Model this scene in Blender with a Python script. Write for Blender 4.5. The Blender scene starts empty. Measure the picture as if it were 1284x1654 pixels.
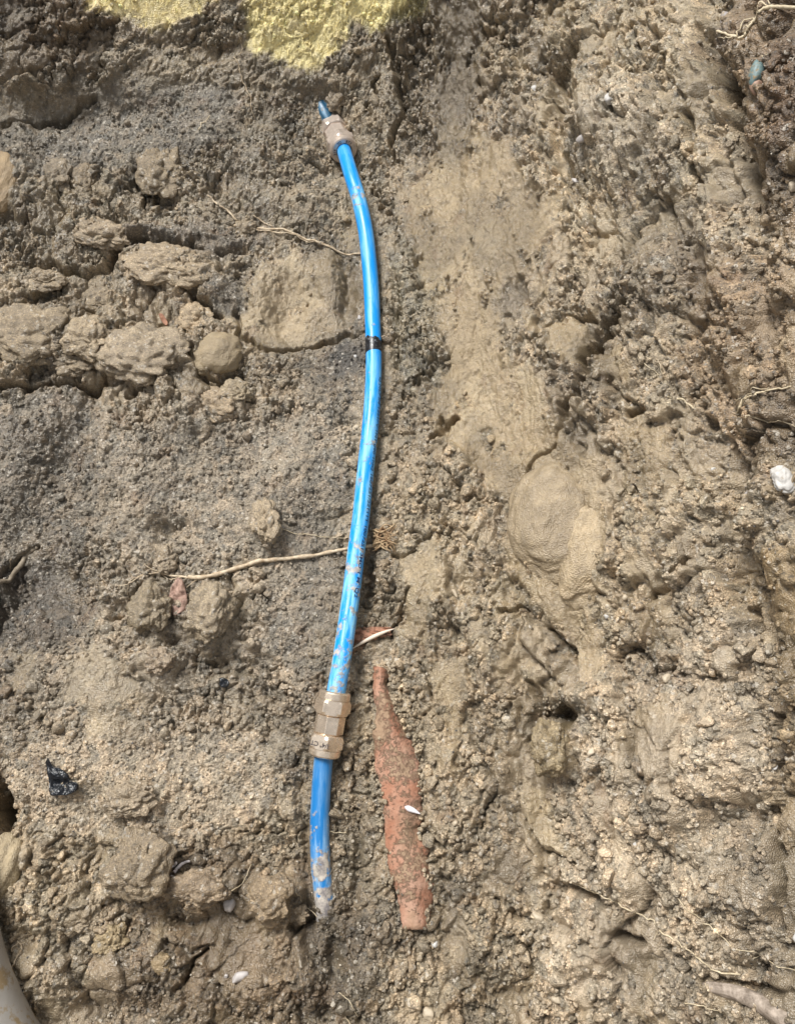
import bpy, math, random
import numpy as np
C = bpy.context.scene
# ------------------------------------------------------------------ camera, sky, sun, exposure
F, W, H = 1250.0, 1284.0, 1654.0
TH = math.radians(20.0); CAMZ = 0.96
cam_d = bpy.data.cameras.new('camera'); cam = bpy.data.objects.new('camera', cam_d); C.collection.objects.link(cam)
cam_d.sensor_fit = 'VERTICAL'; cam_d.sensor_height = 24.0; cam_d.lens = F/H*24.0
cam_d.clip_start = 0.02; cam_d.clip_end = 300
cam.location = (0, 0, CAMZ); cam.rotation_euler = (TH, 0, 0); C.camera = cam
SUN_EL, SUN_AZ = math.radians(54), math.radians(-38)      # azimuth from +Y towards +X
world = bpy.data.worlds.new("World"); C.world = world; world.use_nodes = True
wn = world.node_tree; bg = wn.nodes['Background']
sky = wn.nodes.new('ShaderNodeTexSky'); sky.sky_type = 'NISHITA'; sky.sun_disc = False
sky.sun_elevation = SUN_EL; sky.sun_rotation = SUN_AZ
hs = wn.nodes.new('ShaderNodeHueSaturation'); hs.inputs['Saturation'].default_value = 0.12
wn.links.new(sky.outputs[0], hs.inputs['Color']); wn.links.new(hs.outputs[0], bg.inputs[0]); bg.inputs[1].default_value = 0.122
sd = bpy.data.lights.new('sun', 'SUN'); sd.energy = 3.0; sd.angle = math.radians(20); sd.color = (1.0, .975, .93)
sun = bpy.data.objects.new('sun', sd); C.collection.objects.link(sun)
from mathutils import Vector
sv = Vector((math.sin(SUN_AZ)*math.cos(SUN_EL), math.cos(SUN_AZ)*math.cos(SUN_EL), math.sin(SUN_EL)))
sun.rotation_euler = sv.to_track_quat('Z', 'Y').to_euler(); sun.location = (0, 0, 5)
C.view_settings.view_transform = 'Standard'; C.view_settings.look = 'None'
C.view_settings.exposure = 0.68; C.view_settings.gamma = 1

f32 = np.float32
rng = np.random.default_rng(7)
# ------------------------------------------------------------------ noise
def h2(ix, iy, s):
    n = (ix.astype(np.int64)*374761393 + iy.astype(np.int64)*668265263 + s*1442695041) & 0xffffffff
    n = ((n ^ (n >> 13))*1274126177) & 0xffffffff
    n = n ^ (n >> 16)
    return (n & 0xffffff).astype(f32)/f32(0xffffff)
def gn(x, y, s=0):
    xi = np.floor(x); yi = np.floor(y); fx = (x-xi).astype(f32); fy = (y-yi).astype(f32)
    u = fx*fx*fx*(fx*(fx*6-15)+10); v = fy*fy*fy*(fy*(fy*6-15)+10)
    def g(dx, dy):
        a = h2(xi+dx, yi+dy, s)*f32(6.28318)
        return np.cos(a)*(fx-dx)+np.sin(a)*(fy-dy)
    a = g(0,0); b = g(1,0); c = g(0,1); d = g(1,1)
    return ((a+(b-a)*u)*(1-v)+(c+(d-c)*u)*v)*f32(1.5)
def fbm(x, y, s=0, o=4, gain=.5):
    t = 0; a = 1.0; n = 0
    for i in range(o):
        t = t+a*gn(x, y, s+i*17); n += a; a *= gain; x = x*2.03+3.1; y = y*2.03-1.7
    return t/n*1.4
def worley(x, y, s=0):
    xi = np.floor(x); yi = np.floor(y)
    F1 = np.full(x.shape, 9, f32); F2 = np.full(x.shape, 9, f32); R = np.zeros(x.shape, f32)
    for dx in (-1, 0, 1):
        for dy in (-1, 0, 1):
            cx = xi+dx; cy = yi+dy
            px = cx+.1+.8*h2(cx, cy, s); py = cy+.1+.8*h2(cx, cy, s+5)
            d = ((x-px)**2+(y-py)**2).astype(f32)
            r = h2(cx, cy, s+9)
            m = d < F1
            F2 = np.where(m, F1, np.minimum(F2, d)); R = np.where(m, r, R); F1 = np.where(m, d, F1)
    return np.sqrt(F1), np.sqrt(F2), R
def facets(x, y, s=0, tilt=1.0):
    """broken lumps: every cell a tilted flat facet with its own height; returns height, gap distance, id"""
    xi = np.floor(x); yi = np.floor(y)
    F1 = np.full(x.shape, 9, f32); F2 = np.full(x.shape, 9, f32); R = np.zeros(x.shape, f32); Hc = np.zeros(x.shape, f32)
    for dx in (-1, 0, 1):
        for dy in (-1, 0, 1):
            cx = xi+dx; cy = yi+dy
            ox = x-(cx+.1+.8*h2(cx, cy, s)); oy = y-(cy+.1+.8*h2(cx, cy, s+5))
            r = h2(cx, cy, s+9); a = h2(cx, cy, s+3)*6.2832; k = h2(cx, cy, s+4)*tilt
            d = (ox*ox*(.7+.6*r)+oy*oy*(1.3-.6*r)).astype(f32)
            m = d < F1
            F2 = np.where(m, F1, np.minimum(F2, d)); R = np.where(m, r, R)
            Hc = np.where(m, r+k*(ox*np.cos(a)+oy*np.sin(a))-.35*d, Hc); F1 = np.where(m, d, F1)
    return Hc, np.sqrt(F2)-np.sqrt(F1), R
def sstep(a, b, x):
    t = np.clip((x-a)/(b-a), 0, 1); return t*t*(3-2*t)
def softp(x, k): return np.logaddexp(0, x/k)*k
# ------------------------------------------------------------------ base shape of the dug hole (metres)
TOP = 0.62
def zbase(x, y):
    foot = 0.01+0.10*np.clip((0.75-y)/1.0, 0, 1)
    s = softp(x-foot, .05)
    z = 0.42*s+0.75*s*s
    z = z+2.6*softp(x-(.37+.05*np.clip(y, 0, 1)), .035)
    z = z+1.15*softp(y-1.06, .05)+.10*softp(y-.72, .08)*sstep(-.02, -.25, x)
    z = z+0.22*softp(-x-.38, .06)+2.2*softp(-x-.80, .05)
    z = z+1.8*softp(-y-.42, .05)
    z = z-0.03*np.exp(-((x+.52)**2+(y-.25)**2)/.02)
    return TOP-softp(TOP-z, .03)
CT, ST = math.cos(TH), math.sin(TH)
def project(x, y, z):
    d = y*ST-(z-CAMZ)*CT
    d = np.maximum(d, .05)
    up = y*CT+(z-CAMZ)*ST
    return W/2+F*x/d, H/2-F*up/d
def hit(u, v):                                    # where the sight line of a photo point meets the base shape
    u = np.atleast_1d(np.asarray(u, float)); v = np.atleast_1d(np.asarray(v, float))
    rx = (u-W/2)/F; ru = (H/2-v)/F
    ry = ru*CT+ST; rz = ru*ST-CT
    t = np.full(u.shape, .2); lo = t.copy(); hi = np.full(u.shape, 3.0); done = np.zeros(u.shape, bool)
    for k in range(280):
        t = .2+.01*k
        below = (CAMZ+rz*t) < zbase(rx*t, ry*t)
        new = below & ~done
        hi[new] = t; lo[new] = t-.01; done |= below
    for _ in range(22):
        m = (lo+hi)/2; b = (CAMZ+rz*m) < zbase(rx*m, ry*m)
        hi = np.where(b, m, hi); lo = np.where(b, lo, m)
    return rx*hi, ry*hi
def bnormal(x, y):
    e = 1e-3
    gx = (zbase(x+e, y)-zbase(x-e, y))/(2*e); gy = (zbase(x, y+e)-zbase(x, y-e))/(2*e)
    l = np.sqrt(gx*gx+gy*gy+1)
    return np.stack([-gx/l, -gy/l, 1/l], -1)
# ------------------------------------------------------------------ grid, dense where the hole is looked into
def axis(segs):
    out = [segs[0][0]]
    for a, b, s0, s1 in segs:
        x = a
        while x < b:
            t = (x-a)/(b-a); x += s0+(s1-s0)*t; out.append(min(x, b))
    return np.array(out)
XS = axis([(-1.3, -.72, .03, .004), (-.72, .52, .00112, .00112), (.52, .7, .0013, .004), (.7, 1.2, .01, .03)])
YS = axis([(-.95, -.30, .03, .004), (-.30, .0, .00112, .00112), (.0, 1.22, .00112, .0018), (1.22, 1.9, .003, .03)])
NX, NY = len(XS), len(YS)
X, Y = np.meshgrid(XS, YS)
X = X.ravel(); Y = Y.ravel()
Z0 = zbase(X, Y); N0 = bnormal(X, Y)
U, V = project(X, Y, Z0)
A = (X+.95*np.maximum(Z0, 0)*np.tanh(X/.06)).astype(f32); B = (Y+.8*softp(Y-1.06, .05)).astype(f32)   # surface coordinates for the grain
# wobble the feature outlines
wu = U+9*gn(A*14, B*14, 1)*1.5+5*gn(A*45, B*45, 2)*1.5+2.5*gn(A*130, B*130, 3)
wv = V+9*gn(A*14, B*14, 4)*1.5+5*gn(A*45, B*45, 5)*1.5+2.5*gn(A*130, B*130, 6)
def poly_sdf(pts, margin=60):
    p = np.array(pts, float); x0, y0 = p.min(0)-margin; x1, y1 = p.max(0)+margin
    idx = np.nonzero((wu > x0) & (wu < x1) & (wv > y0) & (wv < y1))[0]
    x = wu[idx]; y = wv[idx]; d = np.full(len(idx), 1e9); ins = np.zeros(len(idx), bool)
    for i in range(len(p)):
        a = p[i]; b = p[(i+1) % len(p)]; e = b-a
        t = np.clip(((x-a[0])*e[0]+(y-a[1])*e[1])/(e@e+1e-9), 0, 1)
        d = np.minimum(d, (x-a[0]-t*e[0])**2+(y-a[1]-t*e[1])**2)
        c = ((a[1] > y) != (b[1] > y)) & (x < (b[0]-a[0])*(y-a[1])/(b[1]-a[1]+1e-12)+a[0])
        ins ^= c
    d = np.sqrt(d); return idx, np.where(ins, d, -d)
def line_d(pts, margin=40, raw=False):
    p = np.array(pts, float); x0, y0 = p.min(0)-margin; x1, y1 = p.max(0)+margin
    u_, v_ = (U, V) if raw else (wu, wv)
    idx = np.nonzero((u_ > x0) & (u_ < x1) & (v_ > y0) & (v_ < y1))[0]
    x = u_[idx]; y = v_[idx]; d = np.full(len(idx), 1e9)
    for a, b in zip(p[:-1], p[1:]):
        e = b-a; t = np.clip(((x-a[0])*e[0]+(y-a[1])*e[1])/(e@e+1e-9), 0, 1)
        d = np.minimum(d, (x-a[0]-t*e[0])**2+(y-a[1]-t*e[1])**2)
    return idx, np.sqrt(d)
def lin(r, g, b):
    c = np.array([r, g, b], float)/255
    return np.where(c <= .04045, c/12.92, ((c+.055)/1.055)**2.4)
n = len(X)
mm = 0.001
Hh = np.zeros(n)                    # displacement, mm
Sm = np.zeros(n); Sd = np.zeros(n); Ck = np.zeros(n); Ro = np.ones(n)*1.0
# colour of the soil itself
COL = np.tile(lin(164, 148, 121), (n, 1))
def tint(idx, w, c):
    COL[idx] = COL[idx]*(1-w[:, None])+np.array(c)[None]*w[:, None]
big = fbm(A*5, B*5, 11, 3); allidx = np.arange(n)
tint(allidx, np.clip(.5+big*1.1, 0, 1)*.7, lin(178, 161, 130))
tint(allidx, np.clip(-.1-fbm(A*9+4, B*9, 12, 3)*1.3, 0, 1)*.6, lin(140, 125, 103))
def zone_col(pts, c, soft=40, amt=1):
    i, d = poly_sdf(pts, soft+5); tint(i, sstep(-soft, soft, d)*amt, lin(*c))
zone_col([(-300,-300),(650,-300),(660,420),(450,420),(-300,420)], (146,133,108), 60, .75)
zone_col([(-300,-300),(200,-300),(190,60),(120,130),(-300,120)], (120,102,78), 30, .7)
zone_col([(-300,640),(200,640),(560,640),(585,900),(520,1240),(430,1300),(-300,1050)], (154,142,122), 50, .7)
zone_col([(850,-200),(1130,-200),(1160,300),(1010,420),(880,350)], (184,167,134), 40, .8)
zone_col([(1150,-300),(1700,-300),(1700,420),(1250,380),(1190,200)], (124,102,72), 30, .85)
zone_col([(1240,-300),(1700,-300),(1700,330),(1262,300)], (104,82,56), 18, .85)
zone_col([(1110,420),(1900,380),(1900,760),(1170,740),(1090,600)], (146,124,94), 40, .8)
zone_col([(1170,900),(1900,800),(1900,1330),(1240,1320),(1190,1100)], (146,126,92), 25, .8)
zone_col([(900,1100),(1230,1000),(1240,1400),(1284,1654),(850,1654)], (188,172,146), 50, .65)
zone_col([(915,180),(1000,135),(1085,180),(1090,265),(1020,305),(940,285)], (196,182,156), 25, .7)
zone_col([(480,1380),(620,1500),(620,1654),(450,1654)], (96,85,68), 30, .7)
zone_col([(640,380),(720,440),(710,640),(650,640),(625,500)], (150,142,118), 20, .7)
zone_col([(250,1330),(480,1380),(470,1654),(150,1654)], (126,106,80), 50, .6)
# smooth scraped clay
TAN = (184,164,124)
SMOOTH = [
 ([(400,475),(418,442),(452,428),(478,408),(555,400),(592,438),(580,495),(562,540),(520,552),(470,574),(412,566),(380,545),(362,520),(388,502)], (188,168,130), 1),
 ([(700,210),(760,215),(830,230),(845,300),(890,310),(885,400),(870,440),(805,470),(795,560),(860,600),(905,680),(880,740),(840,810),(800,790),(745,740),(715,690),(702,640),(722,560),(700,500),(665,420),(655,350),(680,300)], (172,150,108), 1),
 ([(700,-60),(775,-60),(782,120),(772,230),(740,300),(704,260),(692,130)], (118,102,72), .95),
 ([(840,720),(900,690),(960,740),(990,830),(985,900),(945,960),(950,1000),(978,1090),(935,1070),(885,1000),(840,940),(812,870)], (176,155,116), 1),
 ([(868,1180),(920,1160),(932,1250),(880,1255)], (166,148,108), 1),
 ([(838,1285),(880,1270),(902,1340),(930,1375),(905,1385),(858,1345)], (160,142,104), 1),
 ([(880,520),(950,510),(940,580),(920,600),(890,570)], (172,152,112), .9),
 ([(958,590),(1000,550),(1012,600),(970,612)], (170,150,110), .9),
 ([(1000,700),(1060,690),(1090,740),(1070,790),(1010,780)], (170,148,108), .9),
 ([(650,900),(705,880),(720,940),(690,1040),(660,1020)], (170,150,110), .8),
 ([(700,1080),(745,1060),(752,1180),(722,1200)], (164,144,104), .8),
 ([(790,920),(850,960),(850,1010),(790,1000)], (164,146,108), .6),
 ([(110,1060),(200,1058),(240,1120),(240,1195),(150,1190),(108,1120)], (182,166,134), .75),
 ([(18,1050),(45,1045),(52,1110),(25,1130)], (178,160,126), .8),
 ([(-80,240),(25,255),(34,330),(-80,370)], (176,150,104), 1),
 ([(310,960),(380,950),(402,1000),(372,1055),(320,1030)], (182,164,128), .6),
 ([(415,1420),(460,1410),(482,1440),(470,1490),(430,1500),(410,1470)], (150,130,98), .85),
 ([(300,1560),(400,1510),(470,1510),(460,1600),(380,1654),(300,1640)], (150,126,94), .5),
 ([(230,150),(330,120),(520,130),(500,180),(300,170)], (112,100,76), .35),
 ([(0,150),(140,140),(200,110),(380,60),(520,90),(500,130),(250,150),(100,180),(0,190)], (118,104,76), .55),
 ([(540,360),(580,340),(590,400),(540,400)], (150,134,96), .6),
 ([(520,80),(640,30),(650,250),(600,200)], (110,98,74), .2),
 ([(1250,720),(1290,740),(1290,800),(1250,800)], (140,118,70), .5),
 ([(1230,900),(1330,880),(1330,1040),(1240,1010)], (176,148,100), .5),
]
for pts, c, a in SMOOTH:
    i, d = poly_sdf(pts); w = sstep(-12, 14, d+10*gn(A[i]*42, B[i]*42, 99))*a
    Sm[i] = np.maximum(Sm[i], w); tint(i, w*.55, lin(*c))
SAND = [
 ([(100,165),(220,120),(380,150),(390,210),(290,262),(210,262),(60,300),(-60,260),(-60,200)], (128,121,107), .8),
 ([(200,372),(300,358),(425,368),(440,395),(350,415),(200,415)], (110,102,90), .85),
 ([(-100,660),(110,622),(200,700),(400,700),(545,650),(550,760),(530,900),(500,1100),(440,1060),(420,900),(250,900),(150,880),(60,960),(-100,950)], (154,143,124), .65),
 ([(-100,680),(60,650),(140,700),(100,830),(-100,900)], (142,132,115), .6),
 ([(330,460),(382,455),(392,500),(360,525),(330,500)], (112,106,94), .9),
 ([(540,400),(590,380),(592,640),(500,640),(480,590),(545,570)], (122,112,94), .7),
 ([(0,1180),(260,1190),(420,1180),(440,1300),(330,1350),(60,1340),(0,1300)], (184,168,142), .75),
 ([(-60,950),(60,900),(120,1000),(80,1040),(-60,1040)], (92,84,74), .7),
 ([(410,460),(470,440),(480,500),(450,500)], (140,124,96), .3),
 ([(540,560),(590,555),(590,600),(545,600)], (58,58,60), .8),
]
for pts, c, a in SAND:
    i, d = poly_sdf(pts); w = sstep(-18, 14, d)*a
    Sd[i] = np.maximum(Sd[i], w); tint(i, w*.85, lin(*c))
CLOD = [
 [(-100,470),(180,420),(330,400),(420,430),(380,540),(420,700),(300,720),(180,640),(-100,620)],
 [(-100,1400),(200,1340),(480,1400),(500,1654),(-100,1654)],
 [(-100,270),(120,260),(380,290),(180,360),(-100,450)],
 [(200,930),(420,930),(420,1060),(200,1100)],
 [(860,-60),(1150,-60),(1170,300),(1060,420),(900,380)],
 [(860,1080),(1100,1000),(1150,1100),(900,1180)],
 [(0,0),(180,0),(170,150),(0,150)],
]
for pts in CLOD:
    i, d = poly_sdf(pts); Ck[i] = np.maximum(Ck[i], sstep(-25, 20, d))
Sdraw = Sm.copy()
ZC = np.maximum(sstep(0.0, .08, X), Ck)
ZC = np.maximum(ZC, .45)
Sm = np.maximum(Sm, .85*ZC*sstep(.0, .28, fbm(A*14+3, B*10, 97, 4, .55))*(1-.8*Sd))
isl = sstep(.18, .42, fbm(A*26+2, B*17, 91, 4, .6))
Sm *= 1-.85*isl
tint(allidx, Sm*sstep(0, .5, fbm(A*9, B*6, 92, 4))*.55, lin(146,126,88))
tint(allidx, Sm*sstep(.05, .5, fbm(A*14+7, B*9, 93, 4))*.5, lin(192,174,138))
# yellow patches: ground colour turned pale yellow, chopped straw laid on it further down
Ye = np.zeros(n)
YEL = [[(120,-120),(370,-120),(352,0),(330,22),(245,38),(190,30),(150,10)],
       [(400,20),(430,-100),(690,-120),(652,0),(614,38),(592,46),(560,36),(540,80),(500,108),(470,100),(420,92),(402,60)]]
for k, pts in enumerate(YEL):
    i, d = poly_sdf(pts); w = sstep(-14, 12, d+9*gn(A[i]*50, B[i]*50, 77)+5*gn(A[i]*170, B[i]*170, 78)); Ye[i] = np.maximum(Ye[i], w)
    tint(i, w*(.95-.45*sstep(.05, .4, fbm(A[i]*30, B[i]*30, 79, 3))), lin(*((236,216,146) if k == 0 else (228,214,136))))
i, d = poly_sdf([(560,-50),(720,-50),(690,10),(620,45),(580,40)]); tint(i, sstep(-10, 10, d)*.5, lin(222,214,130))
# ------------------------------------------------------------------ relief drawn from the photograph, on the base shape
def mound(u, v, ru, rv, h, rot=0, p=1.0, dome=False):
    h = h*1.4; m = 2.6*max(ru, rv); idx = np.nonzero((abs(wu-u) < m) & (abs(wv-v) < m))[0]
    a = math.radians(rot); x = wu[idx]-u; y = wv[idx]-v
    r2 = ((x*math.cos(a)+y*math.sin(a))/ru)**2+((-x*math.sin(a)+y*math.cos(a))/rv)**2
    Hh[idx] += h*(np.sqrt(np.clip(1-r2, 0, 1)) if dome else np.exp(-r2**p))
def crack(pts, wdt, dep, raw=False):
    i, d = line_d(pts, 40+wdt*2, raw); Hh[i] -= (dep*1.6 if dep > 0 else dep)*np.exp(-(d/wdt)**2.2)
def ridge(pts, wdt, h): crack(pts, wdt, -h)
for a in [
 # left side lumps and hollows
 (240,590,75,50,22), (60,550,80,60,16), (140,520,50,40,10), (260,450,80,45,20), (340,455,50,40,10), (345,650,60,40,12), (300,690,60,30,8),
 (470,500,28,55,-16), (415,480,25,60,6), (540,450,30,40,9), (250,385,60,9,12), (340,385,60,8,9),
 (100,320,70,35,12), (140,385,80,30,10), (260,280,35,32,14), (430,270,60,40,7), (40,300,40,55,16),
 (70,180,160,26,-14), (330,75,220,22,-8), (60,90,80,60,16), (240,90,60,50,12), (300,200,100,60,4),
 (120,700,30,110,-16,30), (200,760,60,70,10), (40,780,60,80,10), (300,620,60,60,8), (450,680,80,40,-8), (480,760,60,80,6),
 (215,880,40,60,14), (250,985,34,45,20), (345,990,40,48,18), (430,850,26,40,16), (265,1075,28,24,15), (170,1120,80,80,14),
 (265,860,34,14,-16), (195,980,30,20,-18), (400,1075,60,16,-8), (350,1072,26,16,-10), (110,950,60,40,-12), (160,1250,80,50,8),
 (20,960,10,40,-24), (35,940,6,40,-18), (-10,1000,18,36,-34), (-10,1310,24,50,-90), (225,1290,45,32,16), (240,1380,50,60,22), (330,1430,60,40,20),
 (300,1490,50,12,-14), (450,1380,60,40,-16), (440,1455,40,45,16), (60,1400,40,60,10), (130,1480,50,50,14), (190,1560,60,50,12),
 (260,1540,50,40,12), (390,1590,80,60,16), (150,1640,80,30,-12), (60,1580,60,40,8), (60,1520,40,16,-14), (480,1600,30,30,10),
 (535,1540,22,60,-26), (575,1590,60,40,8), (545,1500,26,30,10), (500,1500,14,50,-16),
 (570,1400,10,90,-14), (498,1350,9,100,-12), (560,460,16,60,-16), (500,330,60,22,10), (560,90,40,40,8), (600,200,30,60,10), (535,150,26,26,14),
 (475,1000,60,100,-5), (620,940,28,26,12), (590,935,14,30,-22), (635,870,30,26,10), (480,150,60,40,-6),
 # right side
 (1000,215,88,84,42), (1060,60,80,70,20), (930,60,50,80,14), (1100,220,60,90,12), (1170,150,16,200,-34,-12), (1240,130,40,90,16), (1190,60,20,40,12),
 (815,120,45,160,12), (668,90,22,120,-22), (635,120,20,90,10), (740,120,34,190,-16), (905,120,10,140,-20), (905,280,14,70,-16),
 (840,330,44,34,-8), (780,380,50,120,5), (870,560,60,30,8), (935,640,60,70,12), (1060,480,60,60,10), (1120,540,30,120,-14,-14),
 (1180,480,24,120,14), (800,700,60,110,-8), (760,620,40,110,-4), (685,560,26,110,8), (680,430,18,80,-6), (640,560,10,160,-5),
 (720,800,60,70,12), (700,960,60,90,14), (760,900,70,40,8), (1060,880,90,90,14), (1180,850,30,180,-26,-6), (1240,760,40,120,14),
 (800,1080,60,70,12), (640,1000,20,60,-6), (860,1000,16,60,-12,-28), (930,1040,36,60,-10,-25), (905,1158,22,14,-38), (870,1200,12,60,-18),
 (905,1210,36,50,26), (950,1120,50,26,16), (1100,1240,100,110,30), (1220,1180,34,170,-26,8), (1180,1330,90,24,-18,-25), (1020,1420,60,30,8),
 (960,1300,70,60,10), (870,1300,18,60,-8,-20), (820,1260,30,60,8), (760,1330,60,100,6), (930,1445,40,9,-20,8), (970,1455,24,8,-16,10),
 (832,1475,16,14,-22), (1000,1517,15,9,-24), (1022,1517,9,7,-18), (1130,1475,9,6,-16), (760,1560,60,60,10), (980,1580,60,26,-12), (980,1540,50,40,8),
 (1180,1590,90,9,-20,14), (1220,1570,40,12,-16), (1060,1600,50,30,8), (1200,1450,60,60,12), (1260,1100,40,120,16), (1270,900,40,60,14),
 (720,1480,60,30,-6), (735,1540,20,80,-6), (900,1560,60,60,6), (715,1240,18,60,8)]: mound(*a)
for a in [([(940,640),(948,610),(940,575),(952,545),(968,520),(985,512),(1002,492)], 6, 34), ([(944,556),(940,575)], 10, 28),
 ([(862,545),(868,530),(895,515),(930,514),(955,512)], 3.5, 11), ([(905,690),(925,665),(940,640)], 3, 10), ([(1010,668),(1035,658)], 5, 18),
 ([(890,545),(885,585)], 2.5, 7), ([(830,815),(860,760),(900,700),(930,660)], 3, 7), ([(705,700),(722,690),(728,672)], 5, 14), ([(980,480),(1010,450)], 3, 8),
 ([(190,418),(215,400),(235,404)], 7, 22), ([(250,402),(300,400),(330,404)], 4, 12), ([(360,400),(400,404)], 4, 9), ([(170,430),(200,410)], 7, 18), ([(370,510),(390,545),(440,568),(540,552),(580,540)], 3.5, 9),
 ([(0,615),(60,625),(150,632),(190,600)], 4, 14), ([(120,500),(170,495),(180,470)], 4, 14), ([(215,640),(260,630),(270,612)], 4, 14), ([(300,470),(330,500),(355,525)], 5, 16),
 ([(280,600),(300,570),(330,600),(360,615)], 4, 14), ([(0,190),(60,190),(110,180),(140,160)], 4, 12), ([(40,430),(100,440),(160,430)], 4, 10),
 ([(0,935),(30,900),(55,880)], 4, 10), ([(230,945),(210,985),(180,1000)], 5, 14), ([(285,1600),(310,1565),(340,1530)], 3, 12), ([(630,60),(650,160),(640,260)], 4, 12),
 ([(610,120),(600,190)], 2.5, 9), ([(505,265),(530,270)], 5, 12), ([(640,900),(700,870),(730,860)], 3, 8), ([(640,1020),(660,960)], 3, 7), ([(700,1130),(690,1080)], 3, 8),
 ([(1040,960),(1080,940),(1110,915)], 4, 12), ([(870,1010),(900,1040),(925,1062)], 4, 12), ([(860,1110),(870,1160),(900,1150)], 5, 14), ([(800,985),(850,990)], 3, 9),
 ([(930,20),(925,70),(915,130)], 5, 14), ([(640,440),(650,520),(640,600)], 3, 6), ([(1110,200),(1130,290),(1120,360)], 5, 12), ([(1140,60),(1170,140),(1200,220)], 6, 14),
 ([(1234,1240),(1240,1320),(1250,1420),(1255,1500)], 5, 16), ([(850,1330),(880,1370),(930,1400)], 3, 8), ([(1186,980),(1192,1060),(1180,1120)], 6, 12)]: crack(*a)
# tube bed: keep the ground low under the water line
PIPE = [(555.5,243,.0215),(567,282,.033),(579,320,.034),(590,370,.031),(596,420,.026),(600,470,.021),(602,520,.018),(603.5,560,.016),(603.5,600,.017),(601.5,645,.018),(598,690,.019),(592.5,740,.020),(587.5,790,.021),(582.5,840,.023),(575.5,890,.025),(568.5,950,.028),(561,1005,.031),(553,1060,.034),(544,1112,.036)]
i, d = line_d([(p[0], p[1]) for p in PIPE]+[(524,1222),(518,1300),(518,1400),(526,1470)], 60, True)
w = np.exp(-(d/22)**4); Hh[i] = Hh[i]*(1-w)-2*w
bed = np.zeros(n); bed[i] = w
i, d = line_d([(518,168),(532,195),(556,255)], 60, True); w = np.exp(-(d/34)**4); Hh[i] = Hh[i]*(1-w)-16*w; bed[i] = np.maximum(bed[i], w)
# ------------------------------------------------------------------ grain
Lo = np.clip(1-Sm, 0, 1)
wx = A+.004*gn(A*70, B*70, 21)+.0016*gn(A*260, B*260, 22); wy = B+.004*gn(A*70, B*70, 23)+.0016*gn(A*260, B*260, 24)
stretch = sstep(.02, .2, X)*.28                       # the dug wall on the right is dragged along its length
wx0 = A+.012*gn(A*32, B*32, 25)+.006*gn(A*75, B*75, 26); wy0 = B+.012*gn(A*32, B*32, 27)+.006*gn(A*75, B*75, 28)
BG = np.clip(.35+.65*np.maximum(Ck, sstep(.0, .1, X)), 0, 1)*(1-.85*Sd)*(1-bed)*(1-.9*Sdraw)          # where the clay broke away in big lumps
Hc, gp_, R0 = facets(wx0*11, wy0*9, 30, 1.5)
Hh += BG*(15*(Hc-.5)-7*np.exp(-(gp_/.11)**2))
Hc, gp_, R1 = facets(wx0*23, wy0*21*(1-stretch*.3), 31, 1.5)
Hh += BG*(7.5*(Hc-.5)-4.5*np.exp(-(gp_/.13)**2))
# gouges dragged along the right wall
gz = sstep(.0, .08, X)*sstep(-.2, .5, Y)
gg = fbm(wx0*14, wy0*4.2, 47, 3, .45); gz = gz*(1-.75*Sdraw); Hh += gz*12*gg-gz*7*np.clip(1-np.abs(fbm(wx0*13+4, wy0*2.6, 48, 3))*3.2-.55, 0, 1)/.45
rc1 = R1
Hc, gp_, R1b = facets(wx*46+.3, wy*46*(1-stretch*.5), 36, 1.4)
lumpy = sstep(-.15, .3, fbm(A*11+9, B*11, 63, 3))
Hh += Lo*(1-.8*Sd)*(1-.6*bed)*lumpy*(1-.6*Sm)*(4.6*Hc-2.8*np.exp(-(gp_/.13)**2))
Hc, gp_, R2 = facets(wx*88, wy*88*(1-stretch*.4), 32, 1.6)
crumb = Lo*(1-.7*Sd)*(1-.4*bed)
patch = sstep(-.25, .35, fbm(A*16, B*16, 61, 3))
Hh += crumb*(.35+.65*patch)*(2.9*Hc-1.9*np.exp(-(gp_/.12)**2))
Hc, gp_, R3 = facets(wx*180, wy*180*(1-stretch*.3), 33, 1.7)
Hh += Lo*(1-.3*Sd)*(1.7*Hc-.8*np.exp(-(gp_/.14)**2))
Hc, gp_, R4 = facets(A*340, B*340, 34, 1.5)
Hh += Lo*1.15*Hc
fb = fbm(A*12, B*12, 41, 4)
Hh += (8*fb+7*fbm(A*5+3, B*5, 46, 3))*(.35+.65*Lo)*(1-.8*bed)+1.9*fbm(A*60, B*60, 42, 4, .65)*Lo
rg = 1-np.abs(fbm(wx*26, wy*26*(1-stretch), 43, 3))*2.2
Hh -= 9*np.clip(rg-.74, 0, 1)/.26*Lo*(1-Sd)*sstep(0, .25, fbm(A*7, B*7, 44, 2)+.12)*(1-bed)     # scattered gaps between lumps
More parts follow.
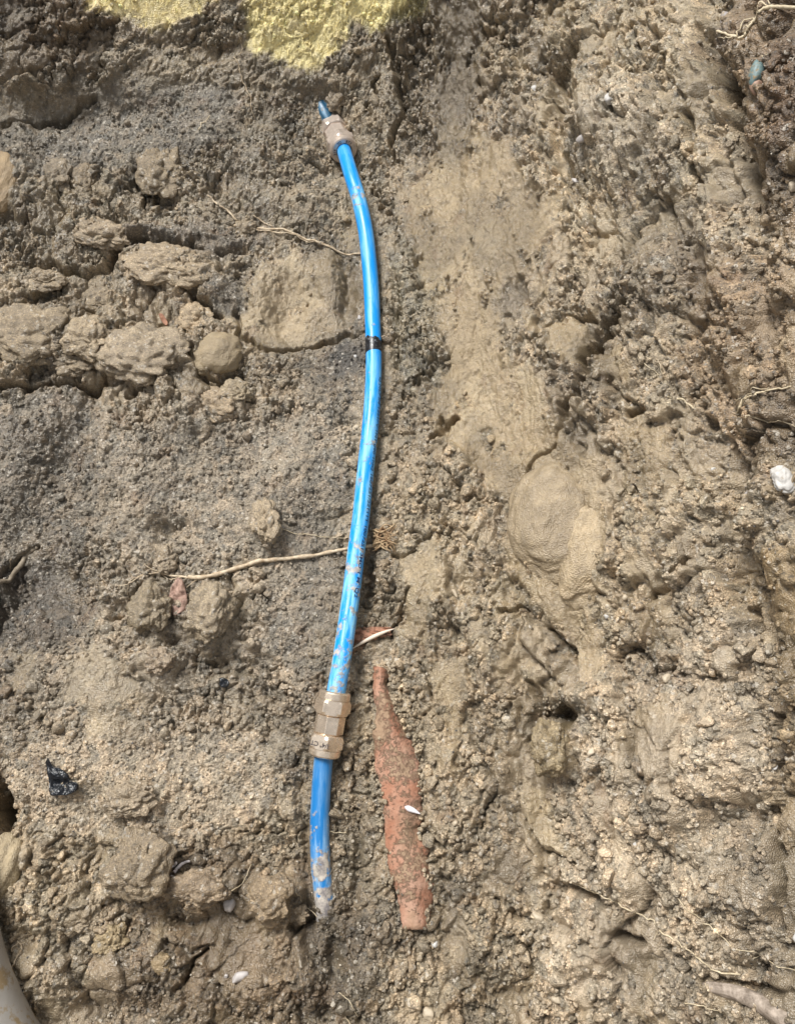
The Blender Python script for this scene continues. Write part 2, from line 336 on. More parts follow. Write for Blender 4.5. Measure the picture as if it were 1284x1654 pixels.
# smooth clay: drag marks and small tears
ang = .25*np.sin(B*4)
sa = A*np.cos(ang)-B*np.sin(ang); sb = A*np.sin(ang)+B*np.cos(ang)
Hh += Sm*(1.5*fbm(sa*90, sb*20, 51, 4, .6)+.9*gn(A*230, B*170, 52)+.8*gn(A*460, B*380, 53)+3.2*fbm(A*20, B*12, 54, 3)+1.4*facets(wx*60, wy*40, 94, 1.5)[0])
tear = sstep(.35, .55, fbm(A*30, B*20, 55, 4))
Hh += Sm*tear*2.6*gn(A*150, B*90, 56)
rt = 1-np.abs(fbm(wx*22+5, wy*15, 95, 4))*2.2
Hh -= Sm*2.2*np.clip(rt-.86, 0, 1)/.14
Hh += stretch*Lo*1.6*fbm(sa*80, sb*30, 57, 3)
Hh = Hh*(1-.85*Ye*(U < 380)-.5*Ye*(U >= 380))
Pn = np.stack([X, Y, Z0], -1)+N0*(Hh*mm)[:, None]
# colour of single lumps and crumbs
v1 = 1+.24*(rc1-.5)*BG+.16*(R0-.5)*BG+.18*(R1b-.5)*Lo+.32*(R2-.5)*Lo+.40*(R3-.5)*Lo
COL *= v1[:, None]
warm = (R2-.5)*.10*Lo
COL[:, 0] *= 1+warm; COL[:, 2] *= 1-warm
rust = sstep(.42, .7, fbm(A*22, B*22, 71, 4)); tint(allidx, rust*.35, lin(126,92,54))
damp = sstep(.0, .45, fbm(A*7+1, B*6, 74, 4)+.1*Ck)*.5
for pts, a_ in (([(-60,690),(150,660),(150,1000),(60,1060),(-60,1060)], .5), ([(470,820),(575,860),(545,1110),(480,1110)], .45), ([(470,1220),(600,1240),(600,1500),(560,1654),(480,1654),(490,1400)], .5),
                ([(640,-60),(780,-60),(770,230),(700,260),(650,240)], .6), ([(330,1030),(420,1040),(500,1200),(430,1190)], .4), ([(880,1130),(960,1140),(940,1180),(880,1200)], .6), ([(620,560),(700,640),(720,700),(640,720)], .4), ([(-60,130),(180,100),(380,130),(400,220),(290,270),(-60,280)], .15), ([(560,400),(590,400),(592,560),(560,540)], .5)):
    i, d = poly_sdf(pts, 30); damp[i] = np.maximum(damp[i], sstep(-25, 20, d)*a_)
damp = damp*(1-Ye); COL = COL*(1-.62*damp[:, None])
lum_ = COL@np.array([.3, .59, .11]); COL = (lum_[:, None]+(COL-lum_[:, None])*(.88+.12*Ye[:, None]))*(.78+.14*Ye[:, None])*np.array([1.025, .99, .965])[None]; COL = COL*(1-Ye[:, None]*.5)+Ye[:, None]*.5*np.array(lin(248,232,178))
WET = np.clip(.62+.6*fbm(A*10, B*10, 72, 3)+.35*Sm-.3*Sd+.3*damp, 0, 1.15)

# ------------------------------------------------------------------ mesh helpers
def fast_mesh(name, verts, quads=None, tris=None, smooth=True):
    me = bpy.data.meshes.new(name)
    verts = np.ascontiguousarray(verts, dtype=f32)
    me.vertices.add(len(verts)); me.vertices.foreach_set('co', verts.ravel())
    fs = quads if quads is not None else tris; k = fs.shape[1]
    me.loops.add(fs.size); me.polygons.add(len(fs))
    me.loops.foreach_set('vertex_index', np.ascontiguousarray(fs, dtype=np.int32).ravel())
    me.polygons.foreach_set('loop_start', np.arange(0, fs.size, k, dtype=np.int32))
    me.polygons.foreach_set('use_smooth', np.full(len(fs), smooth, dtype=bool))
    me.update(calc_edges=True); me.validate(); return me
def set_soil(me, col, wet, grain=1.0):
    nv = len(me.vertices)
    a = me.attributes.new('soil_color', 'FLOAT_COLOR', 'POINT')
    c = np.ones((nv, 4), f32); c[:, :3] = col; a.data.foreach_set('color', c.ravel())
    b = me.attributes.new('wet', 'FLOAT', 'POINT'); w = np.zeros(nv, f32); w[:] = wet; b.data.foreach_set('value', w)
    b = me.attributes.new('grain', 'FLOAT', 'POINT'); w = np.zeros(nv, f32); w[:] = grain; b.data.foreach_set('value', w)
def link(name, me, m=None, parent=None, label=None, cat=None, group=None, kind=None):
    o = bpy.data.objects.new(name, me); C.collection.objects.link(o)
    if m is not None: me.materials.append(m)
    if parent is not None: o.parent = parent
    if label: o['label'] = label
    if cat: o['category'] = cat
    if group: o['group'] = group
    if kind: o['kind'] = kind
    return o
def pymesh(name, V_, F_, smooth=True):
    me = bpy.data.meshes.new(name); me.from_pydata([tuple(map(float, v)) for v in V_], [], [tuple(map(int, f)) for f in F_])
    me.polygons.foreach_set('use_smooth', [smooth]*len(me.polygons)); me.update(); return me
# ------------------------------------------------------------------ materials
def newmat(name):
    m = bpy.data.materials.new(name); m.use_nodes = True; nt = m.node_tree
    return m, nt, nt.nodes['Principled BSDF']
def nd(nt, t, **kw):
    x = nt.nodes.new(t)
    for k, v in kw.items():
        if hasattr(x, k): setattr(x, k, v)
        else: x.inputs[k].default_value = v
    return x
def mixc(nt, fac, a, b, mode='MIX'):
    x = nt.nodes.new('ShaderNodeMix'); x.data_type = 'RGBA'; x.blend_type = mode
    for sock, val in ((x.inputs[0], fac), (x.inputs[6], a), (x.inputs[7], b)):
        if hasattr(val, 'is_linked') or isinstance(val, bpy.types.NodeSocket): nt.links.new(val, sock)
        elif isinstance(val, (int, float)): sock.default_value = val
        else: sock.default_value = (*val, 1)
    return x.outputs[2]
def ramp(nt, src, stops):
    r = nt.nodes.new('ShaderNodeValToRGB'); nt.links.new(src, r.inputs[0])
    e = r.color_ramp.elements
    while len(e) < len(stops): e.new(.5)
    for k, (p, c) in enumerate(stops):
        e[k].position = p; e[k].color = (c, c, c, 1) if isinstance(c, (int, float)) else (*c, 1)
    return r.outputs[0]
def noise(nt, co, scale, detail=3, rough=.6):
    x = nd(nt, 'ShaderNodeTexNoise'); x.inputs['Scale'].default_value = scale; x.inputs['Detail'].default_value = detail; x.inputs['Roughness'].default_value = rough
    nt.links.new(co, x.inputs['Vector']); return x.outputs[0]
def voro(nt, co, scale):
    x = nd(nt, 'ShaderNodeTexVoronoi'); x.inputs['Scale'].default_value = scale; nt.links.new(co, x.inputs['Vector']); return x
def math_(nt, op, a, b=0.0):
    x = nt.nodes.new('ShaderNodeMath'); x.operation = op
    for k, val in enumerate((a, b)):
        if isinstance(val, (int, float)): x.inputs[k].default_value = val
        else: nt.links.new(val, x.inputs[k])
    return x.outputs[0]
def bump(nt, b, hs_, dist, strength=1.0):
    prev = None
    for h in hs_:
        x = nt.nodes.new('ShaderNodeBump'); x.inputs['Strength'].default_value = strength; x.inputs['Distance'].default_value = h[1]
        nt.links.new(h[0], x.inputs['Height'])
        if prev is not None: nt.links.new(prev, x.inputs['Normal'])
        prev = x.outputs[0]
    nt.links.new(prev, b.inputs['Normal'])
def soil_mat():
    m, nt, b = newmat('moist_soil')
    co = nd(nt, 'ShaderNodeTexCoord').outputs['Object']
    at = nd(nt, 'ShaderNodeAttribute', attribute_name='soil_color'); wt = nd(nt, 'ShaderNodeAttribute', attribute_name='wet'); gr = nd(nt, 'ShaderNodeAttribute', attribute_name='grain').outputs['Fac']
    v1 = voro(nt, co, 620); v2 = voro(nt, co, 290)
    sep = nd(nt, 'ShaderNodeSeparateColor'); nt.links.new(v1.outputs['Color'], sep.inputs[0])
    sep2 = nd(nt, 'ShaderNodeSeparateColor'); nt.links.new(v2.outputs['Color'], sep2.inputs[0])
    g = ramp(nt, sep.outputs[0], [(0, .62), (.5, .96), (.88, 1.22), (1, 1.75)])
    c = mixc(nt, math_(nt, 'ADD', math_(nt, 'MULTIPLY', gr, .85), .12), at.outputs['Color'], g, 'MULTIPLY')
    n1 = ramp(nt, noise(nt, co, 55, 6, .7), [(.3, .80), (.7, 1.20)])
    c = mixc(nt, 1.0, c, n1, 'MULTIPLY')
    pale = ramp(nt, sep2.outputs[1], [(.955, 0.0), (.97, .6)])
    c = mixc(nt, math_(nt, 'MULTIPLY', pale, gr), c, (.55, .50, .42))
    dark = ramp(nt, sep2.outputs[2], [(.95, 0.0), (.965, .55)])
    c = mixc(nt, math_(nt, 'MULTIPLY', dark, gr), c, (.05, .045, .04))
    nt.links.new(c, b.inputs['Base Color'])
    r = math_(nt, 'SUBTRACT', .74, math_(nt, 'MULTIPLY', wt.outputs['Fac'], .46))
    r = math_(nt, 'ADD', r, math_(nt, 'MULTIPLY', math_(nt, 'SUBTRACT', noise(nt, co, 160, 3), .5), .35))
    nt.links.new(r, b.inputs['Roughness']); b.inputs['Specular IOR Level'].default_value = .8
    bump(nt, b, [(noise(nt, co, 420, 5, .65), .0011), (v1.outputs['Distance'], .0011)], 0, .9)
    return m
SOIL = soil_mat()
def simple(name, col, rough=.6, metal=0, nscale=200, var=.3, bmp=.0006, mud=0.0, mudscale=60, spec=.5):
    m, nt, b = newmat(name); co = nd(nt, 'ShaderNodeTexCoord').outputs['Object']
    n1 = ramp(nt, noise(nt, co, nscale, 5, .65), [(.25, 1-var), (.75, 1+var)])
    c = mixc(nt, 1.0, tuple(col), n1, 'MULTIPLY')
    if mud > 0:
        k = ramp(nt, noise(nt, co, mudscale, 6, .7), [(.62-mud*.4, 0.0), (.70-mud*.4, 1.0)])
        mc = mixc(nt, 1.0, tuple(lin(140,122,92)), n1, 'MULTIPLY')
        c = mixc(nt, k, c, mc)
        rr = nd(nt, 'ShaderNodeMix'); nt.links.new(k, rr.inputs[0]); rr.inputs[2].default_value = rough; rr.inputs[3].default_value = .85
        nt.links.new(rr.outputs[0], b.inputs['Roughness'])
        if metal:
            mt = math_(nt, 'MULTIPLY', math_(nt, 'SUBTRACT', 1.0, k), metal); nt.links.new(mt, b.inputs['Metallic'])
    else:
        b.inputs['Roughness'].default_value = rough; b.inputs['Metallic'].default_value = metal
    b.inputs['Specular IOR Level'].default_value = spec
    nt.links.new(c, b.inputs['Base Color']); bump(nt, b, [(noise(nt, co, nscale*2, 4), bmp)], 0, .7)
    return m
# ------------------------------------------------------------------ the ground
def grid_quads(nx, ny):
    i = np.arange(nx*ny).reshape(ny, nx); return np.stack([i[:-1, :-1], i[:-1, 1:], i[1:, 1:], i[1:, :-1]], -1).reshape(-1, 4)
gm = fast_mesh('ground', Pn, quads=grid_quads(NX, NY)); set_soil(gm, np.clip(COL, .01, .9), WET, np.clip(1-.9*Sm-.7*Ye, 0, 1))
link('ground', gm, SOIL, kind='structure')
# open ground around the hole, out to the horizon
def far_ground():
    xs = [-150, -40, -10, -3, XS[0]+.002, XS[-1]-.002, 3, 10, 40, 150]; ys = [-150, -40, -10, -3, YS[0]+.002, YS[-1]-.002, 3, 10, 40, 150]
    Vv = [(x, y, TOP-.004 if (abs(x) > 2.9 or abs(y) > 2.9) else TOP-.03) for y in ys for x in xs]
    Ff = [(j*10+i_, j*10+i_+1, j*10+i_+11, j*10+i_+10) for j in range(9) for i_ in range(9) if not (i_ == 4 and j == 4)]
    me = pymesh('terrain', Vv, Ff)
    m, nt, b = newmat('trodden_turf'); co = nd(nt, 'ShaderNodeTexCoord').outputs['Object']
    c = ramp(nt, noise(nt, co, 6, 8, .7), [(.35, (.05, .07, .02)), (.6, (.16, .12, .07))]); nt.links.new(c, b.inputs['Base Color']); b.inputs['Roughness'].default_value = .9
    link('terrain', me, m, kind='structure')
far_ground()
# ------------------------------------------------------------------ surface lookup for everything that lies on the soil
Hg = Hh.reshape(NY, NX); Cg = COL.reshape(NY, NX, 3); Wg = WET.reshape(NY, NX)
def lookup(G, x, y):
    fx = np.interp(x, XS, np.arange(NX)); fy = np.interp(y, YS, np.arange(NY))
    i0 = np.clip(fx.astype(int), 0, NX-2); j0 = np.clip(fy.astype(int), 0, NY-2); a = fx-i0; b = fy-j0
    if G.ndim == 3: a = a[:, None]; b = b[:, None]
    return G[j0, i0]*(1-a)*(1-b)+G[j0, i0+1]*a*(1-b)+G[j0+1, i0]*(1-a)*b+G[j0+1, i0+1]*a*b
def surf(u, v, lift=0.0, blur=0):
    x, y = hit(u, v); h = lookup(Hg, x, y)
    if blur:
        k = 0; h = 0
        for dx in (-1, -.5, 0, .5, 1):
            for dy in (-1, -.5, 0, .5, 1): h = h+lookup(Hg, x+dx*blur, y+dy*blur); k += 1
        h = h/k
    nn = bnormal(x, y)
    return np.stack([x, y, zbase(x, y)], -1)+nn*(h*mm+lift)[:, None], nn
# ------------------------------------------------------------------ 3-D noise for lumps
def n3(p, s=0):
    x, y, z = p[:, 0], p[:, 1], p[:, 2]
    return (gn(x+.37*z, y+s*3.3+.61*z, s)+gn(y-.41*x+7.7, z+.23*x+s, s+3)+gn(z+.3*y+1.3, x-.5*y, s+6))/1.8
def w3(p, s=0):
    pi = np.floor(p); F1 = np.full(len(p), 9.); F2 = F1.copy()
    for dx in (-1, 0, 1):
        for dy in (-1, 0, 1):
            for dz in (-1, 0, 1):
                c = pi+np.array([dx, dy, dz]); q = c+np.stack([h2(c[:, 0]+31*c[:, 2], c[:, 1], s), h2(c[:, 0], c[:, 1]+17*c[:, 2], s+1), h2(c[:, 0]-13*c[:, 2], c[:, 1], s+2)], -1)
                d = ((p-q)**2).sum(1); m = d < F1; F2 = np.where(m, F1, np.minimum(F2, d)); F1 = np.where(m, d, F1)
    return np.sqrt(F1), np.sqrt(F2)
import bmesh
_ico = {}
def ico(sub):
    if sub not in _ico:
        bm = bmesh.new(); bmesh.ops.create_icosphere(bm, subdivisions=sub, radius=1)
        _ico[sub] = (np.array([v.co[:] for v in bm.verts]), np.array([[v.index for v in f.verts] for f in bm.faces])); bm.free()
    return _ico[sub]
def frame(nn, rot):
    nn = np.asarray(nn); t = np.cross([0, 1, 0], nn); t /= np.linalg.norm(t); b = np.cross(nn, t)
    c, s = math.cos(rot), math.sin(rot); return np.stack([t*c+b*s, -t*s+b*c, nn], 0)       # rows: local axes
def lump(name, u, v, ru, rv, hgt, col, label, cat, kind='clod', rot=0, sub=5, sink=.35, group=None, wet=None, mat=None, rough=1.0):
    """ru, rv: half sizes in photo pixels; hgt: half height in mm"""
    P, nn = surf([u], [v], 0, .006); P = P[0]; nn = nn[0]
    d = P[1]*ST-(P[2]-CAMZ)*CT; px = d/F
    S = np.array([ru*px, rv*px/max(.55, math.cos(math.atan((H/2-v)/F)+TH)), hgt*mm])
    Vv, Ff = ico(sub); Vv = Vv.copy(); sd_ = int(u*7+v)
    q = Vv*1.0
    if kind == 'clod':
        gr_ = np.random.default_rng(sd_); pn = gr_.normal(0, 1, (15, 3)); pn /= np.linalg.norm(pn, axis=1)[:, None]; pd = gr_.uniform(.72, 1.08, 15)
        qq = q+.10*np.stack([n3(q*3+sd_, 11), n3(q*3+sd_+5, 12), n3(q*3+sd_+9, 13)], -1)
        dt = qq@pn.T; cutr = np.where(dt > .05, pd[None]/np.maximum(dt, .05), 9).min(1)
        dis = np.minimum(cutr, 1.15)-1+.20*n3(q*1.5+sd_, 1)+.12*n3(q*3.4+sd_, 2)-.10*np.exp(-(n3(q*1.9+sd_, 14)/.09)**2)
        r = np.mean(S[:2])
        F1, F2 = w3(q*r/.006+sd_, 3); F3, F4 = w3(q*r/.0135+sd_, 5)
        d2 = rough*(.0022*(.6-F1)+.0045*(.6-F3)-.0020*np.exp(-((F4-F3)/.12)**2)+.0009*n3(q*r/.003, 8))
    elif kind == 'smooth':
        gr_ = np.random.default_rng(sd_); pn = gr_.normal(0, 1, (9, 3)); pn /= np.linalg.norm(pn, axis=1)[:, None]; pd = gr_.uniform(.78, 1.0, 9)
        qq = q+.12*np.stack([n3(q*2+sd_, 11), n3(q*2+sd_+5, 12), n3(q*2+sd_+9, 13)], -1); dt = qq@pn.T
        cutr = (np.exp(-14*np.where(dt > .05, pd[None]/np.maximum(dt, .05), 9))).sum(1); cutr = -np.log(cutr+math.exp(-14*1.06))/14
        dis = cutr-1+.09*n3(q*1.1+sd_, 1)+.05*n3(q*3+sd_, 2); r = np.mean(S[:2])
        F1, F2 = w3(q*r/.009+sd_, 5)
        d2 = .0012*n3(q*r/.012, 4)+.0006*n3(q*r/.0035, 5)+.0006*(.6-F1)-.0010*np.exp(-(n3(q*r/.020, 7)/.06)**2)
    else:
        gr_ = np.random.default_rng(sd_); pn = gr_.normal(0, 1, (10, 3)); pn /= np.linalg.norm(pn, axis=1)[:, None]; pd = gr_.uniform(.68, 1.0, 10); dt = q@pn.T
        dis = np.minimum(np.where(dt > .05, pd[None]/np.maximum(dt, .05), 9).min(1), 1.1)-1+.14*n3(q*1.2+sd_, 1)+.06*n3(q*2.7+sd_, 2); r = np.mean(S[:2]); d2 = .0002*n3(q*r/.002, 5)
    L = Vv*(1+dis)[:, None]*S[None]+Vv*d2[:, None]
    M = frame(nn, math.radians(rot)); L = L@M
    L = L+nn*(hgt*mm*(1-2*sink))
    me = fast_mesh(name, L, tris=Ff)
    if mat is None:
        x0, y0 = hit([u], [v]); loc_ = np.clip(lookup(Cg, x0, y0)[0], .08, .5); cl = lin(*col)*.36+.64*loc_*1.15; lm = cl@np.array([.3, .59, .11]); cl = (lm+(cl-lm)*.95)*.87*np.array([1.02,.99,.97])
        cc = np.tile(cl, (len(L), 1))*(1+.22*n3(q*2.2+sd_, 9)+.12*n3(q*7+sd_, 10))[:, None]
        set_soil(me, np.clip(cc, .01, .9), .5 if wet is None else wet, .8 if kind == 'clod' else .12)
    o = link(name, me, SOIL if mat is None else mat, None, label, cat, group); o.location = P
    return o
# ------------------------------------------------------------------ tubes
def tube(path, rad, seg=24, cap=True, ell=None):
    path = np.asarray(path, float); m = len(path)
    rad = np.broadcast_to(np.asarray(rad, float), (m,))
    T = np.gradient(path, axis=0); T /= np.linalg.norm(T, axis=1)[:, None]
    Vv = []; up = np.array([0, 0, 1.])
    th = np.linspace(0, 2*math.pi, seg, endpoint=False)
    for k in range(m):
        s = np.cross(T[k], up); s /= np.linalg.norm(s)+1e-9; q = np.cross(s, T[k])
        Vv.append(path[k]+rad[k]*(np.cos(th)[:, None]*s+np.sin(th)[:, None]*q))     # angle 0 = right of travel, 90deg = up
    Vv = np.concatenate(Vv); Ff = []
    i = np.arange(m*seg).reshape(m, seg); j = np.roll(i, -1, 1)
    Ff = np.stack([i[:-1], j[:-1], j[1:], i[1:]], -1).reshape(-1, 4).tolist()
    if cap: Ff.append(i[0][::-1].tolist()); Ff.append(i[-1].tolist())
    return Vv, Ff
def resample(P, k):
    P = np.asarray(P, float)
    # Catmull-Rom
    out = []; Q = np.vstack([2*P[0]-P[1], P, 2*P[-1]-P[-2]])
    for i in range(1, len(Q)-2):
        for t in np.linspace(0, 1, k, endpoint=False):
            a, b, c, d = Q[i-1], Q[i], Q[i+1], Q[i+2]
            out.append(.5*((2*b)+(-a+c)*t+(2*a-5*b+4*c-d)*t*t+(-a+3*b-3*c+d)*t**3))
    out.append(P[-1]); return np.array(out)
def at_z(u, v, z):
    rx = (u-W/2)/F; ru = (H/2-v)/F; ry = ru*CT+ST; rz = ru*ST-CT; t = (z-CAMZ)/rz
    return np.array([rx*t, ry*t, z])
# ------------------------------------------------------------------ the blue water line
RP = .0111
line = bpy.data.objects.new('supply_pipe', None); C.collection.objects.link(line)
line['label'] = 'blue plastic water line with two bronze couplings lying along the trench bottom'; line['category'] = 'water pipe'
line.location = at_z(600, 600, .0)
LO = np.array(line.location)
def child(name, Vv, Ff, m, parent, smooth=True):
    me = pymesh(name, np.asarray(Vv), Ff, smooth); me.transform(__import__('mathutils').Matrix.Identity(4))
    return link(name, me, m, parent)
def pipe_mat(name, heavy):
    m, nt, b = newmat(name)
    at = nd(nt, 'ShaderNodeAttribute', attribute_name='run').outputs['Vector']; md = nd(nt, 'ShaderNodeAttribute', attribute_name='mud').outputs['Fac']
    co = nd(nt, 'ShaderNodeTexCoord').outputs['Object']
    mp = nd(nt, 'ShaderNodeMapping'); mp.inputs['Scale'].default_value = (10, 70, 70); nt.links.new(at, mp.inputs[0])
    base = (.003, .285, .80) if not heavy else (.012, .17, .46)
    film = ramp(nt, noise(nt, mp.outputs[0], 1.6, 6, .65), [(.44, 0.0), (.56, .45 if not heavy else .4), (.68, .85)])
    film = math_(nt, 'MULTIPLY', film, math_(nt, 'ADD', .34, math_(nt, 'MULTIPLY', md, 1.7)))
    c = mixc(nt, film, base, (.26, .62, .86) if not heavy else (.3, .5, .68))
    k = math_(nt, 'ADD', noise(nt, co, 75, 6, .65), math_(nt, 'MULTIPLY', md, .30 if not heavy else .42))
    k = ramp(nt, k, [(.725, 0.0), (.79, .85)])
    mudc = mixc(nt, ramp(nt, noise(nt, co, 110, 5, .7), [(.38, 0.0), (.62, 1.0)]), tuple(lin(124,110,92)), tuple(lin(200,186,164)))
    c = mixc(nt, k, c, mudc)
    nt.links.new(c, b.inputs['Base Color'])
    r = math_(nt, 'ADD', .33, math_(nt, 'MULTIPLY', k, .5)); r = math_(nt, 'ADD', r, math_(nt, 'MULTIPLY', film, .3)); nt.links.new(r, b.inputs['Roughness'])
    bump(nt, b, [(k, .0008), (noise(nt, co, 500, 3), .0002)], 0, .6)
    return m
PM = pipe_mat('blue_polyethylene', False); PM2 = pipe_mat('muddy_blue_polyethylene', True)
def pipe_part(path, m, mudf):
    Vv, Ff = tube(path, RP, 40); me = pymesh('pipe_section', Vv-LO, Ff)
    L = np.concatenate([[0], np.cumsum(np.linalg.norm(np.diff(path, axis=0), axis=1))])
    th = np.linspace(0, 2*math.pi, 40, endpoint=False)
    run = np.zeros((len(path)*40, 3), f32); run[:, 0] = np.repeat(L, 40); run[:, 1] = np.tile(np.cos(th)*RP, len(path)); run[:, 2] = np.tile(np.sin(th)*RP, len(path))
    a = me.attributes.new('run', 'FLOAT_VECTOR', 'POINT'); a.data.foreach_set('vector', run.ravel())
    uu, vv = project(path[:, 0], path[:, 1], path[:, 2])
    b = me.attributes.new('mud', 'FLOAT', 'POINT'); b.data.foreach_set('value', np.repeat(mudf(vv), 40).astype(f32))
    return link('pipe_section', me, m, line), L
mid = resample([at_z(*p) for p in PIPE], 8)
# run a little into both couplings
mid = np.vstack([mid[0]-(mid[1]-mid[0])/np.linalg.norm(mid[1]-mid[0])*.012, mid, mid[-1]+(mid[-1]-mid[-2])/np.linalg.norm(mid[-1]-mid[-2])*.008])
sec, Lm = pipe_part(mid, PM, lambda v: np.interp(v, [240,306,318,334,348,560,600,640,700,850,885,905,925,1000,1060,1112], [.1,.12,.72,.72,.15,.2,.24,.42,.48,.5,.68,.68,.56,.66,.74,.7]))
low = resample([at_z(525.5,1205,.018), at_z(521.5,1240,.012), at_z(517.5,1300,.006), at_z(516.5,1350,.003), at_z(518.5,1400,.0), at_z(522.5,1440,-.004), at_z(526,1470,-.010), at_z(528,1492,-.026), at_z(531,1512,-.055)], 8)
sec2, _ = pipe_part(low, PM2, lambda v: np.interp(v, [1200,1300,1330,1370,1400,1430,1490], [.1,.12,.3,.45,.75,.7,.95]))
stub = resample([at_z(502,140,-.034), at_z(509,153,-.006), at_z(516,166,.013), at_z(526,185,.014), at_z(538,206,.006)], 8)
PM3 = pipe_mat('dark_muddy_blue_polyethylene', True)
for nd_ in PM3.node_tree.nodes:
    if nd_.type == 'MIX' and nd_.data_type == 'RGBA' and abs(nd_.inputs[6].default_value[2]-.46) < .01: nd_.inputs[6].default_value = (.006, .065, .13, 1)
sec3, _ = pipe_part(stub, PM3, lambda v: np.interp(v, [150, 165, 180, 200], [.75, .34, .26, .26]))
# tape band
def path_at(path, L, s):
    p = np.array([np.interp(s, L, path[:, k]) for k in range(3)]); q = np.array([np.interp(s+1e-3, L, path[:, k]) for k in range(3)]); t = q-p
    return p, t/np.linalg.norm(t)
uu, vv = project(mid[:, 0], mid[:, 1], mid[:, 2])
s_of = lambda v: float(np.interp(v, vv, Lm))
def wrap(path, L, s, phi, r):
    p, t = path_at(path, L, s); sd_ = np.cross(t, [0, 0, 1.]); sd_ /= np.linalg.norm(sd_); q = np.cross(sd_, t)
    return p+r*(math.cos(phi)*sd_+math.sin(phi)*q)
# travel runs towards the viewer, so its right-hand side is the left of the picture; phi=pi is the picture's right
tb = []; nph = 48; nk = 7
for k in range(nk):
    for j in range(nph):
        ph = 2*math.pi*j/nph
        s0 = s_of(549)-.0030*math.cos(ph)+.0012*math.sin(5*ph+1)+.0007*math.sin(13*ph); s1 = s_of(571)+.0012*math.cos(ph)
        tb.append(wrap(mid, Lm, s0+(s1-s0)*k/(nk-1), ph, RP+(.0006 if 0 < k < nk-1 else .0001)))
i_ = np.arange(nk*nph).reshape(nk, nph); j_ = np.roll(i_, -1, 1)
def scratch_mat():
    m, nt, b = newmat('black_tape'); co = nd(nt, 'ShaderNodeTexCoord').outputs['Object']
    k = ramp(nt, noise(nt, co, 260, 6, .75), [(.56, 0.0), (.66, .75)]); c = mixc(nt, k, (.006, .007, .010), (.30, .33, .38)); nt.links.new(c, b.inputs['Base Color'])
    b.inputs['Roughness'].default_value = .32; bump(nt, b, [(noise(nt, co, 300, 4), .0005)], 0, .8); return m
TAPE = scratch_mat()
child('tape_band', np.array(tb)-LO, np.stack([i_[:-1], j_[:-1], j_[1:], i_[1:]], -1).reshape(-1, 4).tolist(), TAPE, sec)
# lettering ---------------------------------------------------------------
def text_mesh(body, size, offset=0.0):
    cu = bpy.data.curves.new('lettering', 'FONT'); cu.body = body; cu.size = size; cu.resolution_u = 3; cu.fill_mode = 'FRONT'; cu.offset = offset
    o = bpy.data.objects.new('lettering', cu); C.collection.objects.link(o)
    dg = bpy.context.evaluated_depsgraph_get(); me = bpy.data.meshes.new_from_object(o.evaluated_get(dg))
    bpy.data.objects.remove(o); Vv = np.array([v.co[:] for v in me.vertices]); Ff = [list(p.vertices) for p in me.polygons]
    bpy.data.meshes.remove(me); return Vv, Ff
INK = simple('dark_print', (.004, .03, .12), .5, var=.5, nscale=900)
tv, tf = text_mesh('Q NL7 IN 1221/ V 1NT 090 1NQ 1607251/22111T 1007251 3MO 1 M  Q2', .0062, .0001)
s0, s1 = s_of(612), s_of(968); tv[:, 0] *= (s1-s0)/tv[:, 0].max()
ov = []
for x, y, _z in tv:
    s = s0+x
    base = math.radians(np.interp(s, [s0, s_of(760), s_of(860), s1], [152, 146, 138, 128]))
    ov.append(wrap(mid, Lm, s, base+(y-.0022)/RP, RP+.00025))
child('printed_lettering', np.array(ov)-LO, [f_[::-1] for f_ in tf], INK, sec, False)
# couplings ---------------------------------------------------------------
def metal_mat(name, col, rough, mud, metal=.62):
    m, nt, b = newmat(name); co = nd(nt, 'ShaderNodeTexCoord').outputs['Object']
    n1 = ramp(nt, noise(nt, co, 120, 6, .7), [(.3, .8), (.7, 1.15)]); c = mixc(nt, 1.0, col, n1, 'MULTIPLY')
    k = ramp(nt, noise(nt, co, 90, 6, .7), [(.66-mud*.35, 0.0), (.76-mud*.35, .85)])
    c = mixc(nt, k, c, tuple(lin(140,124,102))); nt.links.new(c, b.inputs['Base Color'])
    nt.links.new(math_(nt, 'MULTIPLY', math_(nt, 'SUBTRACT', 1.0, k), metal), b.inputs['Metallic'])
    nt.links.new(math_(nt, 'ADD', rough, math_(nt, 'MULTIPLY', k, .4)), b.inputs['Roughness'])
    bump(nt, b, [(noise(nt, co, 350, 4), .0003), (k, .0004)], 0, .5); return m
BR1 = metal_mat('pale_bronze', (.80, .67, .53), .27, .20, .8); BR2 = metal_mat('dull_bronze', (.60, .51, .44), .30, .16, .5)
INK2 = simple('stamped_mark', (.05, .04, .04), .6)
def revolve(prof, seg, hexap=None, rot=0.0, flute=0):
    """prof: list of (s, radius); hexap: across-flats half width cut into the round"""
    th = np.linspace(0, 2*math.pi, seg, endpoint=False); Vv = []
    for s, r in prof:
        rr = np.full(seg, r)
        if hexap:
            k = flute or 6
            a = (th+rot) % (2*math.pi/k)-math.pi/k; rr = np.minimum(r, hexap/np.cos(a))
        Vv.append(np.stack([np.full(seg, s), rr*np.cos(th), rr*np.sin(th)], -1))
    Vv = np.concatenate(Vv); i = np.arange(len(prof)*seg).reshape(-1, seg); j = np.roll(i, -1, 1)
    return Vv, np.stack([i[:-1], j[:-1], j[1:], i[1:]], -1).reshape(-1, 4).tolist()
